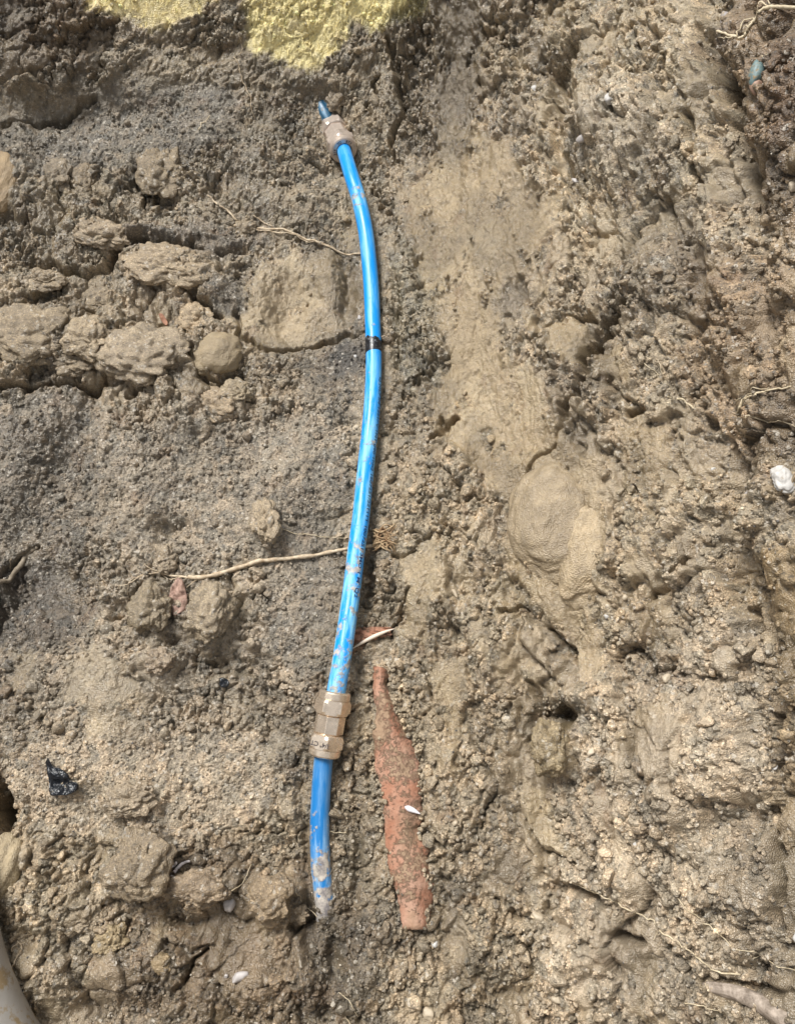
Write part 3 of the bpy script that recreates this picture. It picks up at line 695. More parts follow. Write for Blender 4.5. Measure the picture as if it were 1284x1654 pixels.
def coupling(p0, p1, m, scale, rot, marks):
    p0 = np.array(p0); p1 = np.array(p1); t = p1-p0; Lc = np.linalg.norm(t); t /= Lc
    sd_ = np.cross(t, [0, 0, 1.]); sd_ /= np.linalg.norm(sd_); q = np.cross(sd_, t); M = np.stack([t, sd_, q], 0)
    def put(Vv): return Vv@M+p0-LO
    e = bpy.data.objects.new('coupling', None); C.collection.objects.link(e); e.parent = line
    k = scale
    def nut(a, b, flip, rot):
        # a..b hex part then rounded collar towards the pipe
        w = (b-a)*Lc; s0 = a*Lc; hx = .0186*k; R = .0214*k
        prof = [(0, RP*1.1), (0, .0165*k), (.001, .0178*k), (.0022, .0186*k), (w*.30, .0190*k), (w*.33, .0190*k), (w*.345, .0186*k)]
        nutp = [(w*.35, .0184*k), (w*.36, .0190*k), (w*.46, R), (w*.86, R), (w*.97, .0190*k), (w*.98, .0184*k), (w, .0176*k), (w, .0150*k)]
        if flip:
            f_ = lambda pr: [(w-s, r) for s, r in pr][::-1]; prof, nutp = f_(prof), f_(nutp)
        Va, Fa = revolve(prof, 144); Vb, Fb = revolve(nutp, 144, hx, rot)
        Va[:, 0] += s0; Vb[:, 0] += s0; return np.vstack([Va, Vb]), Fa+[[x+len(Va) for x in f_] for f_ in Fb]
    def flat(name, Vv, Ff, par, mt, sm=True):
        me = pymesh(name, put(Vv), Ff, sm)
        o = link(name, me, mt, par)
        if sm:
            bmm = bmesh.new(); bmm.from_mesh(me)
            for ed in bmm.edges:
                if len(ed.link_faces) == 2 and ed.calc_face_angle() > math.radians(13): ed.smooth = False
            bmm.to_mesh(me); bmm.free()
        return o
    Va, Fa = nut(0, .36, False, rot); flat('nut', Va, Fa, e, m)
    Vb, Fb = nut(.66, 1.0, True, rot+.45); n2 = flat('nut', Vb, Fb, e, m)
    Vc, Fc = revolve([(.30*Lc, .0150*k), (.33*Lc, .0150*k), (.355*Lc, .0150*k), (.375*Lc, .0178*k), (.39*Lc, .0182*k), (.62*Lc, .0182*k), (.635*Lc, .0178*k), (.65*Lc, .0150*k), (.72*Lc, .0150*k)], 144, .0165*k, rot+.2, 8)
    flat('sleeve', Vc, Fc, e, m)
    for name, Vt, Ft in marks(Lc, k, rot+.45): flat(name, Vt, Ft, e, INK2, False)
    return e
def marks_low(Lc, k, rot):
    tv, tf = text_mesh('3/4" CTS', .0072, .00015); tv[:, 0] -= tv[:, 0].max()/2
    tv[:, 0] *= .015/tv[:, 0].max()*.95
    # facet centre angle nearest to straight up, slightly to the picture's left (phi < 90deg)
    cand = [(-rot+math.pi/6+math.pi/3*q_) % (2*math.pi) for q_ in range(6)]
    phi = min(cand, key=lambda a: abs(a-math.radians(70)))
    # upside down for the viewer: text x runs to the picture's left, text up points down the line (+s)
    r_ = np.array([math.cos(phi), math.sin(phi)]); tg = np.array([math.sin(phi), -math.cos(phi)])
    s = .795*Lc+tv[:, 1]*1.0-.0022; off = tv[:, 0]; R = .0186*k+.0003
    return [('stamped_lettering', np.stack([s, r_[0]*R+tg[0]*off, r_[1]*R+tg[1]*off], -1), [f_[::-1] for f_ in tf])]
def marks_up(Lc, k, rot):
    out = []; VV = []; FF = []; txt = '3/4  TO  8T3'
    for j, ch in enumerate(txt):
        if ch == ' ': continue
        tv, tf = text_mesh(ch, .0058, .0001); tv[:, 0] -= tv[:, 0].mean()
        a = math.radians(-8+13.5*j)                 # left of the ring round over the top
        r_ = np.array([math.cos(a), math.sin(a)]); tg = np.array([-math.sin(a), math.cos(a)])
        R = .0119*k+tv[:, 1]*.95
        Q = np.stack([np.full(len(tv), Lc+.0003), R*r_[0]+tv[:, 0]*tg[0], R*r_[1]+tv[:, 0]*tg[1]], -1)
        b0 = sum(len(x) for x in VV); VV.append(Q); FF += [[x+b0 for x in f_] for f_ in tf]
    return [('stamped_lettering', np.vstack(VV), FF)]
cA = coupling(at_z(542,1116,.0335), at_z(523.5,1221,.0165), BR1, 1.0, -.10, marks_low)
cB = coupling(at_z(536,202,-.002), at_z(556,244,.021), BR2, 1.12, .1, marks_up)

# ------------------------------------------------------------------ terracotta
def terracotta(name, pts, thick, label, cat, bulge, lift, dip=0.0, pale=None):
    p = np.array(pts, float)
    # boundary resampled with a ragged edge; filled by rings towards the spine
    lft = p[:len(p)//2]; rgt = p[len(p)//2:][::-1]
    k = 60; m = 22
    def rs(a):
        L = np.concatenate([[0], np.cumsum(np.linalg.norm(np.diff(a, axis=0), axis=1))]); t = np.linspace(0, L[-1], k)
        return np.stack([np.interp(t, L, a[:, 0]), np.interp(t, L, a[:, 1])], -1)
    l_, r_ = rs(lft), rs(rgt); jn = np.random.default_rng(5)
    sm_ = lambda q: np.stack([np.convolve(np.pad(q[:, a], 2, 'edge'), np.ones(5)/5, 'valid') for a in (0, 1)], -1)
    l_ += sm_(jn.normal(0, 3.5, l_.shape))+jn.normal(0, .7, l_.shape); r_ += sm_(jn.normal(0, 6, r_.shape))+jn.normal(0, 1.2, r_.shape)
    top = []; bot = []
    G = np.zeros((k, m, 2))
    for j in range(m): G[:, j] = l_+(r_-l_)*(j/(m-1))
    P, nn = surf(G[:, :, 0].ravel(), G[:, :, 1].ravel(), 0, .012)
    t = np.tile(np.linspace(-1, 1, m), k); tl = np.repeat(np.linspace(0, 1, k), m)
    h = lift+bulge*(1-t**2)-dip*(1-np.sin(np.clip(tl, .02, .98)*math.pi))
    h = h-.0045*np.clip(t, 0, 1)**2*(bulge > .005)+.0012*fbm(P[:, 0]*70, P[:, 1]*70, 3, 4)+.0007*facets(P[:, 0]*260, P[:, 1]*260, 5, 1.5)[0]
    T = P+nn*h[:, None]; Bt = T-nn*thick
    Vv = np.vstack([T, Bt]); N_ = k*m; i = np.arange(N_).reshape(k, m)
    q = np.stack([i[:-1, :-1], i[1:, :-1], i[1:, 1:], i[:-1, 1:]], -1).reshape(-1, 4).tolist()
    Ff = [f_[::-1] for f_ in q]+[[x+N_ for x in f_] for f_ in q]
    ring = list(i[0])+list(i[1:, -1])+list(i[-1, :-1][::-1])+list(i[1:-1, 0][::-1])
    for a, b in zip(ring, ring[1:]+ring[:1]): Ff.append([a, b, b+N_, a+N_])
    org = P.mean(0); me = pymesh(name, Vv-org, Ff)
    bm = bmesh.new(); bm.from_mesh(me); bmesh.ops.recalc_face_normals(bm, faces=bm.faces); bm.to_mesh(me); bm.free()
    a_ = me.attributes.new('mud', 'FLOAT', 'POINT'); mv = np.interp(tl, [0,.08,.2,.3,.42,.6,.75,1], [.03,.07,.10,.05,.035,.02,.035,-.02]); a_.data.foreach_set('value', np.concatenate([mv, mv]).astype(f32))
    o = link(name, me, TERRA, None, label, cat); o.location = org; return o
def terra_mat():
    m, nt, b = newmat('terracotta'); co = nd(nt, 'ShaderNodeTexCoord').outputs['Object']
    c = mixc(nt, ramp(nt, noise(nt, co, 30, 5, .6), [(.35, 0.0), (.65, 1.0)]), tuple(lin(164,112,86)), tuple(lin(186,148,126)))
    c = mixc(nt, ramp(nt, noise(nt, co, 14, 4, .5), [(.56, 0.0), (.70, .85)]), c, tuple(lin(150,126,100)))
    k = math_(nt, 'ADD', math_(nt, 'MULTIPLY', noise(nt, co, 190, 6, .75), .6), math_(nt, 'MULTIPLY', noise(nt, co, 38, 3, .6), .4))
    k = math_(nt, 'ADD', k, nd(nt, 'ShaderNodeAttribute', attribute_name='mud').outputs['Fac'])
    k = ramp(nt, k, [(.535, 0.0), (.60, .85)])
    c = mixc(nt, k, c, tuple(lin(160,136,110)))
    nt.links.new(c, b.inputs['Base Color']); b.inputs['Roughness'].default_value = .75
    bump(nt, b, [(k, .0022), (noise(nt, co, 320, 6, .7), .0022)], 0, 1.0); return m
TERRA = terra_mat()
tc = terracotta('clay_drain_pipe', [(603,1080),(602,1120),(610,1150),(606,1185),(608,1250),(618,1300),(622,1350),(630,1400),(642,1450),(652,1498),
                 (698,1500),(702,1460),(690,1400),(682,1340),(684,1280),(676,1230),(664,1190),(640,1150),(632,1120),(626,1078)], .008,
                 'long narrow strip of terracotta clay drain showing through soil right of the blue pipe', 'clay pipe', .009, .0058, .002)
ts = terracotta('terracotta_shard', [(566,1052),(566,1030),(575,1018),(600,1013),(640,1016),(628,1024),(600,1034),(572,1056)], .004,
                 'small terracotta shard with pale broken edge touching right side of blue pipe', 'pottery shard', .003, .004)
# pale broken edge on the shard and white chip on the drain
CHALK = simple('pale_chalky_edge', lin(222,208,190), .8, var=.15, nscale=300)
def strip(name, pts, wpx, thick, m, parent, lift):
    P, nn = surf([p[0] for p in pts], [p[1] for p in pts], 0, .012); P = P+nn*lift; P = resample(P, 5); k = len(P)
    w = np.sin(np.linspace(.12, math.pi-.12, k))*wpx*.0008; Vv, Ff = tube(P, np.maximum(w, .0003), 10); 
    Vv = Vv-np.array(parent.location); return link(name, pymesh(name, Vv, Ff), m, parent)
strip('broken_edge', [(570,1050),(585,1041),(605,1030),(622,1022),(638,1017)], 3.0, .002, CHALK, ts, .0085)
strip('white_chip', [(642,1297),(650,1301),(660,1305),(670,1309),(680,1314)], 4.2, .002, simple('white_glaze', lin(222,220,226), .4, var=.1), tc, .0128)

# ------------------------------------------------------------------ roots
def root_mat(name, c0, c1):
    m, nt, b = newmat(name); co = nd(nt, 'ShaderNodeTexCoord').outputs['Object']
    c = mixc(nt, ramp(nt, noise(nt, co, 130, 5, .7), [(.35, 0.0), (.65, 1.0)]), tuple(lin(*c0)), tuple(lin(*c1))); nt.links.new(c, b.inputs['Base Color'])
    b.inputs['Roughness'].default_value = .7; bump(nt, b, [(noise(nt, co, 600, 4), .0006)], 0, .8); return m
ROOT = root_mat('root_bark', (160,138,110), (212,196,170)); ROOTP = root_mat('pale_root', (172,156,126), (214,200,172))
rr = random.Random(3)
def strand(pts, w0, w1, lift, wig=1.2, seg=7, follow=True):
    """pts photo points; widths in photo pixels (full); lift mm or list of mm"""
    pts = np.array(pts, float); k = max(3, int(6))
    q = resample(np.column_stack([pts, np.zeros(len(pts))]), k)[:, :2]
    jr = np.random.default_rng(int(pts.sum())); j = jr.normal(0, wig, q.shape); j[1:-1] = (j[:-2]+j[1:-1]+j[2:])/2.2; q = q+j
    P, nn = surf(q[:, 0], q[:, 1], 0, .002)
    lf = np.interp(np.linspace(0, 1, len(q)), np.linspace(0, 1, len(lift)), lift) if isinstance(lift, (list, tuple)) else lift
    hz = np.convolve(np.pad((P*nn).sum(1), 2, 'edge'), np.ones(5)/5, 'valid')-(P*nn).sum(1)
    P = P+nn*(np.maximum(hz, 0)+np.asarray(lf)*mm)[:, None]
    d = P[:, 1]*ST-(P[:, 2]-CAMZ)*CT
    r = np.linspace(w0, w1, len(q))/2*d/F*(1+.18*jr.normal(0, 1, len(q)).clip(-1, 1))
    return tube(P, np.maximum(r, .00012), seg)
def root(label, strands, m, name='root', group=None, parts=()):
    VV = []; FF = []
    for s in strands:
        v_, f_ = strand(*s); b0 = sum(len(x) for x in VV); VV.append(v_); FF += [[x+b0 for x in g] for g in f_]
    VV = np.vstack(VV); org = VV[0].copy(); o = link(name, pymesh(name, VV-org, FF), m, None, label, 'root', group); o.location = org; return o
root('thick pale woody root running left from under the middle of the blue pipe', [
 ([(622,880),(600,881),(575,885),(540,890),(500,898),(460,903),(420,907),(395,914),(360,926),(325,934),(305,932)], 5.5, 7.5, [2,4,3,3,2.5], .4),
 ([(305,932),(270,928),(240,932),(215,944),(190,950)], 3.5, 1, 2), ([(300,930),(275,934),(255,926),(238,915)], 2.5, .8, 2),
 ([(240,932),(222,940),(212,952),(205,962)], 1.6, .7, 2), ([(320,936),(300,950),(290,965)], 2, 1, 2)], ROOT)
root('tuft of frayed brown root fibres poking out right beside the middle of the blue pipe', [
 ([(600+rr.uniform(0,8), 868+rr.uniform(-14,22)), (618+rr.uniform(-4,4), 868+rr.uniform(-14,18)), (632+rr.uniform(-5,10), 872+rr.uniform(-22,24))], rr.uniform(1.5,3.5), rr.uniform(.8,2), rr.uniform(2,7)) for _ in range(26)], root_mat('brown_fibre', (120,88,58), (196,172,136)), 'root_tuft')
root('forked pale root crossing the floor left of the upper blue pipe', [
 ([(378,362),(400,366),(430,368),(458,374),(490,386),(520,398),(555,408),(590,412)], 4.2, 2.6, 2.5, .6), ([(400,366),(425,372),(460,380),(500,392),(540,402)], 2.2, 1.2, 3),
 ([(336,318),(352,330),(368,342),(384,354)], 2.6, 3.2, 2), ([(384,354),(398,360)], 3, 3, 2), ([(410,348),(428,358),(440,364)], 2, 1.5, 2)], ROOT)
root('thin pale hair root just above the thick root left of the pipe', [([(445,857),(480,862),(520,865),(562,868)], 1.2, .9, 2)], ROOTP, 'fine_root')
root('short pale straw-like root on the floor below the black sandy patch', [([(322,218),(332,207),(342,196)], 2.2, 1.4, 2.5)], ROOTP, 'fine_root')
root('thin vertical brown hair root beside the lower yellow patch', [([(380,92),(388,110),(392,130),(400,150),(408,175),(412,195)], 1.6, .9, 3), ([(386,90),(392,78),(388,60)], 1.4, .8, 3)], ROOT, 'fine_root')
root('tangled whitish root hanging from the top right corner', [
 ([(1290,8),(1275,14),(1258,20),(1242,30),(1230,38),(1222,52),(1212,62),(1203,69)], 6, 4, [8,5,3,3]), ([(1203,69),(1188,67),(1174,62),(1160,55)], 5, 1.8, 3),
 ([(1203,69),(1192,72),(1182,75)], 2, 1, 3), ([(1258,20),(1245,14),(1230,34),(1222,46)], 3, 2, 4), ([(1230,38),(1218,34),(1208,52),(1203,66)], 2.2, 2, 4),
 ([(1240,30),(1232,22),(1224,34)], 2, 1, 4), ([(1255,20),(1256,8),(1252,2)], 2.5, 1.2, 4), ([(1222,52),(1216,50),(1214,58)], 2, 1.5, 4)], ROOTP)
root('small white root stub left of the bright root in the top right dark corner', [([(1243,96),(1250,101),(1262,98)], 2.8, 1.2, 3)], ROOTP, 'fine_root')
root('flattened whitish root with knots reaching the right edge, upper of the two', [
 ([(1182,665),(1196,657),(1210,648),(1228,642),(1244,638),(1262,632),(1290,628)], 3, 3.5, 3), ([(1192,658),(1205,645),(1216,640),(1236,642)], 2.6, 2, 3.5),
 ([(1222,638),(1236,633),(1256,632)], 2, 1.4, 3.5), ([(1186,650),(1198,645)], 1, .8, 3)], ROOTP)
root('single pale root reaching the right edge, lower of the two', [([(1219,680),(1230,678),(1242,683),(1258,680),(1272,684),(1290,692)], 2.6, 2, 3)], ROOTP)
root('branching hair-thin white roots in the middle of the right wall', [
 ([(1042,588),(1054,598),(1064,604)], 1.2, .8, 3), ([(1062,582),(1066,594),(1070,606)], 1.2, .8, 3), ([(1054,598),(1062,610)], 1, .7, 3)], ROOTP, 'fine_root')
root('short bright white root fragment right of the hair-thin branching roots', [([(1090,640),(1100,646),(1112,654)], 3.6, 2.4, 3), ([(1075,640),(1090,641)], 1.2, .8, 3)], ROOTP, 'fine_root')
root('long fine white root running down to the dark bottom right hollow', [
 ([(960,1442),(985,1450),(1010,1462),(1035,1478),(1052,1488),(1068,1500),(1090,1512),(1110,1526),(1130,1542),(1150,1556),(1165,1568),(1188,1578)], 2, 2.6, 3, 1.8),
 ([(985,1450),(1000,1444)], 1, .7, 3), ([(1068,1500),(1058,1510),(1054,1520)], 1.2, .7, 3), ([(1110,1526),(1122,1520)], 1, .7, 3), ([(960,1442),(940,1432),(905,1425)], 1.4, .8, 3)], ROOTP)
root('faint fine white root higher in the bottom right corner, reaching the right edge', [
 ([(1096,1438),(1112,1452),(1130,1472),(1150,1490),(1168,1508),(1190,1530),(1215,1544),(1245,1556),(1290,1570)], 1.8, 1.6, 3, 2),
 ([(1168,1508),(1180,1500)], 1, .7, 3), ([(1215,1544),(1205,1552)], 1, .7, 3)], ROOTP)
root('thin pale hair root crossing the bottom right below the pale stick', [([(1110,1620),(1130,1624),(1150,1632),(1168,1644)], 1.6, 1, 3), ([(1150,1632),(1172,1638)], 1.2, .8, 3)], ROOTP, 'fine_root')
root('thin curly root beside the tan clod left of the lower pipe', [([(370,1440),(388,1432),(398,1418),(408,1395)], 1.5, 1, 3)], ROOTP, 'fine_root')
root('pair of hair roots touching the left side of the buried pipe end', [([(478,1432),(484,1446),(488,1456)], 1.2, .8, 3), ([(492,1466),(502,1474),(510,1482)], 1.6, 1, 3)], ROOTP, 'fine_root')
root('short hair root touching the right side of the lower pipe', [([(532,1342),(545,1344),(560,1345)], 1.6, 1, 4)], ROOTP, 'fine_root')
root('pale root at the bottom edge below the buried pipe end', [([(556,1636),(564,1648),(570,1660)], 2.4, 2, 3), ([(548,1600),(562,1608),(572,1622),(580,1640)], 1.4, .9, 3)], ROOTP, 'fine_root')
root('muddy grey root lying in the dark hollow at the left edge', [([(-12,948),(8,935),(26,915),(40,893),(58,882)], 9, 7, 3), ([(20,900),(10,920)], 3, 2, 2)], root_mat('muddy_root', (110,98,82), (150,138,120)))
root('curled yellowish root beside the grey pipe at the left edge', [([(22,1560),(32,1548),(36,1530),(30,1520)], 2.2, 1.4, 4), ([(20,1535),(28,1524),(38,1524)], 1.4, 1, 4)], ROOT, 'fine_root')
def stick():
    P, nn = surf([1136,1165,1200,1240,1300,1370], [1592,1592,1604,1628,1672,1725], .002, .02)
    P = P[:1]*.0+P; line_ = np.stack([np.interp(np.linspace(0, 1, 6), [0, .5, 1], P[[0, 3, 5], k]) for k in range(3)], -1)
    P = resample(P*.45+line_*.55+nn*.001, 10); k = len(P); t = np.linspace(0, 1, k); g = np.random.default_rng(4)
    v_, f_ = tube(P, .0042+.0075*t, 28); c = np.repeat(P, 28, 0); d = v_-c; a = np.tile(np.arange(28), k); q = np.repeat(np.arange(k), 28)
    rr_ = 1+.16*fbm(a*.9, q*.09, 5, 4)+.10*fbm(a*.25, q*.14, 9, 3)-.25*(np.repeat(t, 28) < .03); v_ = c+d*rr_[:, None]
    o = link('stick', pymesh('stick', v_-P[0], f_), root_mat('weathered_stick', (112,100,88), (176,162,148)), None, 'thick pale weathered stick in the bottom right corner under a dark hollow', 'stick'); o.location = P[0]
stick()

# ------------------------------------------------------------------ lumps, stones and litter lying as things of their own
lump('boulder', 882, 846, 68, 94, 32, (200,182,150), 'smooth clay-covered boulder bulging from the right wall', 'boulder', 'smooth', -8, 6, .59, wet=.75)
lump('clay_bulge', 944, 895, 42, 84, 20, (190,170,134), 'smooth clay bulge curving round the right side of the big boulder', 'clay bulge', 'smooth', -18, 6, .76, wet=.75)
CL = [
 (345,578,46,34,20,(170,152,112),'smooth','rounded yellowish cobble with pale face in the middle of the clod heap',20),
 (240,585,66,44,18,(168,150,120),'clod','largest pale clod, left of the rounded cobble',0),
 (170,470,44,28,13,(160,144,112),'clod','broad clod on the upper left of the clod heap',10),
 (275,440,64,30,14,(156,138,104),'clod','long clod topping the clod heap under the dark ledge',-8),
 (318,520,30,24,12,(172,154,118),'clod','small tan clod directly above the rounded cobble',0),
 (345,655,46,26,13,(160,142,108),'clod','tan clod directly below the rounded cobble',-10),
 (385,640,26,20,10,(168,150,112),'clod','small clod on the lower right of the clod heap',0),
 (60,545,70,44,16,(166,148,114),'clod','broad pale clod at the left edge level with the clod heap',0),
 (150,560,38,30,12,(164,148,116),'clod','pale clod between the left edge clod and the largest clod',20),
 (120,590,34,20,10,(150,134,106),'clod','low crumbly clod below the left edge clods',0),
 (262,281,32,34,15,(150,132,98),'clod','single tan clod between the dark sand and the forked root',0),
 (96,286,26,22,12,(140,124,94),'clod','left of two small clods below the dark sand',0),
 (140,292,22,20,10,(136,120,94),'clod','right of two small clods below the dark sand',0),
 (396,366,20,16,9,(146,128,96),'clod','small clod under the end of the forked root',0),
 (170,392,44,20,12,(140,124,98),'clod','clod at the left end of the dark ledge',-8),
 (70,455,34,16,9,(132,118,94),'clod','low brown clod above the left edge clods',0),
 (250,992,32,40,17,(170,152,116),'clod','tan clod below the reddish leaf, left of the pair',8),
 (346,995,34,44,15,(176,158,126),'clod','tan clod below the thick root, right of the pair',-8),
 (432,852,24,34,13,(164,146,108),'clod','tan clod above the thick root near the pipe',10),
 (262,905,22,24,12,(140,122,90),'clod','brown clod at the left end of the thick root',0),
 (264,1074,26,20,11,(142,122,96),'clod','rounded brown clod below the pair of tan clods',0),
 (220,1290,40,26,12,(160,142,112),'clod','flat clod right of the black plastic scrap',8),
 (236,1395,48,50,18,(162,146,116),'clod','large pale clod left of the white shell pieces',0),
 (330,1432,52,30,15,(146,130,104),'clod','brown clod directly below the white shell pieces',6),
 (440,1452,34,38,13,(146,126,94),'clod','brown clod left of the buried pipe end',-20),
 (186,1516,26,22,12,(182,162,112),'clod','yellowish clod in the lower left, nearest the left edge',20),
 (270,1552,17,16,10,(190,168,118),'smooth','small smooth yellowish clod at the bottom left of centre',0),
 (140,1478,30,28,12,(148,132,104),'clod','brown clod above the lower left yellowish clod',0),
 (480,1478,20,14,8,(156,138,108),'clod','small clod touching the buried pipe end on the left',0),
 (8,300,26,42,16,(176,150,108),'smooth','smooth ochre clod at the left edge below the dark sand',0),
 (545,158,18,14,8,(150,130,100),'clod','small pinkish-brown clod above the upper coupling',-20),
 (900,1208,30,42,18,(166,148,108),'clod','olive clod under the dark overhang in the right wall',-6),
 (1262,1345,14,26,8,(150,130,96),'clod','narrow clod at the right edge of the lower wall',0),
 (10,1400,26,50,20,(172,156,112),'smooth','yellow clay clod at the left edge above the grey pipe',6),
]
for k, (u, v, ru, rv, h, c, kd, lb, rot) in enumerate(CL):
    lump('clod', u, v, ru, rv, h, c, lb, 'clod', kd, rot, 5, .56 if kd == 'clod' else .58, 'clods of clay on the trench floor and wall', wet=.4)
def stone(name, u, v, ru, rv, h, m, lb, cat, rot=0, sink=.35, sub=3): return lump(name, u, v, ru, rv, h, None, lb, cat, 'stone', rot, sub, sink, mat=m)
WHITE = simple('white_stone', lin(184,181,176), .55, var=.2, mud=.12, mudscale=120); GREY = simple('grey_stone', lin(176,170,166), .5, var=.15); PALE = simple('pale_pebble', lin(186,172,150), .55, var=.25, mud=.1, mudscale=200)
TEAL = simple('teal_glaze', lin(104,124,124), .45, var=.45, nscale=260, mud=.25, mudscale=200)
lump('stone', 1271,776,16,25,11, None, 'bright white stone at the right edge of the wall', 'stone', 'smooth', 12, 5, .35, mat=WHITE)
stone('ceramic_shard', 1238,128,10,15,7, TEAL, 'teal-glazed shard stuck in the dark upper right wall', 'shard', -25)
stone('ceramic_shard', 1224,138,4,7,5, WHITE, 'tiny white shard touching the teal-glazed shard', 'shard')
stone('stone', 1235,146,9,10,6, simple('brown_stone', lin(150,122,104), .6), 'pinkish brown stone under the teal-glazed shard', 'stone')
stone('stone', 392,1573,14,7,5, GREY, 'oval grey stone in the brown clay at the bottom, left of the pipe end', 'stone', 20)
stone('stone', 372,1458,9,14,6, GREY, 'upright grey stone right of the brown clod under the shell pieces', 'stone', -15)
stone('stone', 1176,36,12,18,9, simple('blue_grey_stone', lin(150,144,142), .55, mud=.3), 'blue-grey pebble under the tangled root in the top right corner', 'stone')
stone('stone', 884,785,26,11,5, simple('slate_smear', lin(158,152,138), .5, mud=.2), 'grey stone face showing through the top of the big boulder', 'stone', 12, .55)
PB = [(1018,200,8,7,'pale pebble highest on the big pebble-studded lump'),(936,213,6,7,'pale pebble on the left side of the pebble-studded lump'),(958,248,8,8,'bluish pale pebble low on the pebble-studded lump'),
 (862,143,5,5,'white pebble in the upper wall right of the dark scraped strip'),(1054,87,5,4,'white pebble above the pebble-studded lump'),(1006,964,5,5,'round white pebble right of the bottom of the boulder'),
 (979,996,4,4,'small white pebble below the round white pebble'),(1070,1096,8,7,'white stone in the lower right crumbly wall'),(735,958,3,9,'white sliver left below the boulder'),
 (1138,754,5,4,'tiny white pebble left of the bright white stone'),(960,1395,4,3,'white pebble above the dark crack in the lower right'),(963,1215,8,6,'cream stone right of the smooth olive clod'),
 (1033,1362,5,4,'pale yellow pebble in the lower right floor'),(738,1328,5,5,'pale pebble right of the terracotta strip'),(868,1480,8,10,'angular cream stone at lower centre right'),
 (702,1526,6,5,'pale pebble below the end of the terracotta strip'),(692,1640,8,10,'cream stone at the bottom edge'),(900,1612,7,8,'pinkish white stone at the bottom right of centre'),
 (1279,1518,8,10,'cream stone at the right edge near the bottom corner'),(574,688,6,5,'cream pebble left of the blue pipe below the tape'),(580,512,3,4,'grey pebble left of the pipe above the tape'),
 (574,576,3,3,'white grain beside the tape band'),(1270,298,6,7,'yellowish pebble at the right edge of the upper wall'),(925,286,4,6,'bluish chip left of the pebble-studded lump'),
 (1184,792,6,6,'grey pebble left of the bright white stone'),(370,1572,4,3,'tiny cream pebble left of the oval grey stone'),(943,892,5,4,'bluish chip on the clay bulge beside the boulder'),(1235,1240,5,4,'white chip on the right wall beside the lower hollow'),
 (547,167,5,4,'shiny pale grain right of the upper coupling'),(8,1078,5,6,'white grain at the left edge of the floor')]
for k, (u, v, ru, rv, lb) in enumerate(PB):
    mt = PALE if k % 3 else WHITE
    if 'grey' in lb or 'bluish' in lb: mt = GREY
    o = stone('pebble', u, v, ru, rv, (ru+rv)*.38, mt, lb, 'pebble', (k*37) % 90, .46, 3); o['group'] = 'pale pebbles scattered in the soil'
# black plastic scraps, leaf, shell
def sheet(name, pts, center, m, label, cat, crump, lift, thick=.0006, seed=0, freq=60):
    p = np.array(pts, float); c = np.array(center, float); k = len(p)
    per = resample(np.column_stack([np.vstack([p, p[:1]]), np.zeros(k+1)]), 5)[:-1, :2]; m_ = 9; G = []
    for t in np.linspace(0, 1, m_)[1:]: G.append(c+(per-c)*t)
    G = np.vstack([c[None]]+G); P, nn = surf(G[:, 0], G[:, 1], 0, .004); q = len(per)
    nf = nn.mean(0); nf /= np.linalg.norm(nf); org = P[0].copy()
    plane = (P-org)@nf; P = P-nf*(plane*.7)[:, None]
    z = lift+crump*(gn(P[:, 0]*freq+seed, P[:, 1]*freq, seed)+.5*gn(P[:, 0]*freq*2.3, P[:, 1]*freq*2.3+seed, seed+1))
    T = P+nf*z[:, None]; Bt = T-nf*thick; N_ = len(T); Ff = []
    for j in range(q): Ff.append([0, 1+j, 1+(j+1) % q])
    for r in range(m_-2):
        for j in range(q): a = 1+r*q+j; b = 1+r*q+(j+1) % q; Ff.append([a, a+q, b+q, b])
    Ff2 = [[x+N_ for x in f_][::-1] for f_ in Ff]; last = 1+(m_-2)*q
    side = [[last+j, last+j+N_, last+(j+1) % q+N_, last+(j+1) % q] for j in range(q)]
    me = pymesh(name, np.vstack([T, Bt])-org, Ff+Ff2+side); bm = bmesh.new(); bm.from_mesh(me); bmesh.ops.recalc_face_normals(bm, faces=bm.faces); bm.to_mesh(me); bm.free()
    o = link(name, me, m, None, label, cat); o.location = org; return o
def black_mat():
    m, nt, b = newmat('black_glossy_plastic'); co = nd(nt, 'ShaderNodeTexCoord').outputs['Object']
    k = ramp(nt, noise(nt, co, 170, 6, .8), [(.60, 0.0), (.66, .8)]); c = mixc(nt, k, (.008, .010, .014), tuple(lin(150,140,120))); nt.links.new(c, b.inputs['Base Color'])
    b.inputs['Roughness'].default_value = .18; bump(nt, b, [(noise(nt, co, 120, 4), .003)], 0, 1); return m
BLK = black_mat()
sheet('plastic_scrap', [(80,1232),(86,1226),(92,1240),(104,1242),(116,1250),(122,1262),(133,1266),(132,1276),(118,1284),(102,1285),(88,1284),(86,1262)], (106,1264), BLK, 'crumpled glossy black plastic scrap poking from the floor at left', 'plastic scrap', .006, .006, seed=3)
sheet('plastic_scrap', [(356,1098),(364,1096),(372,1102),(370,1110),(360,1111)], (363,1104), BLK, 'tiny black plastic flake on the floor left of the lower pipe', 'plastic scrap', .002, .003, seed=5)
sheet('leaf', [(290,934),(298,940),(302,955),(306,975),(298,990),(284,996),(276,982),(276,962),(282,946)], (289,966), root_mat('reddish_leaf', (116,90,78), (178,148,132)), 'crumpled reddish brown leaf hanging under the left end of the thick root', 'leaf', .006, .007, seed=8, freq=90)
sheet('leaf', [(258,510),(264,510),(272,522),(270,528),(262,520)], (264,518), root_mat('russet_leaf', (120,80,58), (170,124,98)), 'tiny russet leaf fragment on the clod heap', 'leaf', .002, .007, seed=9)
SHELL = simple('white_shell', lin(226,218,214), .3, var=.12, nscale=150)
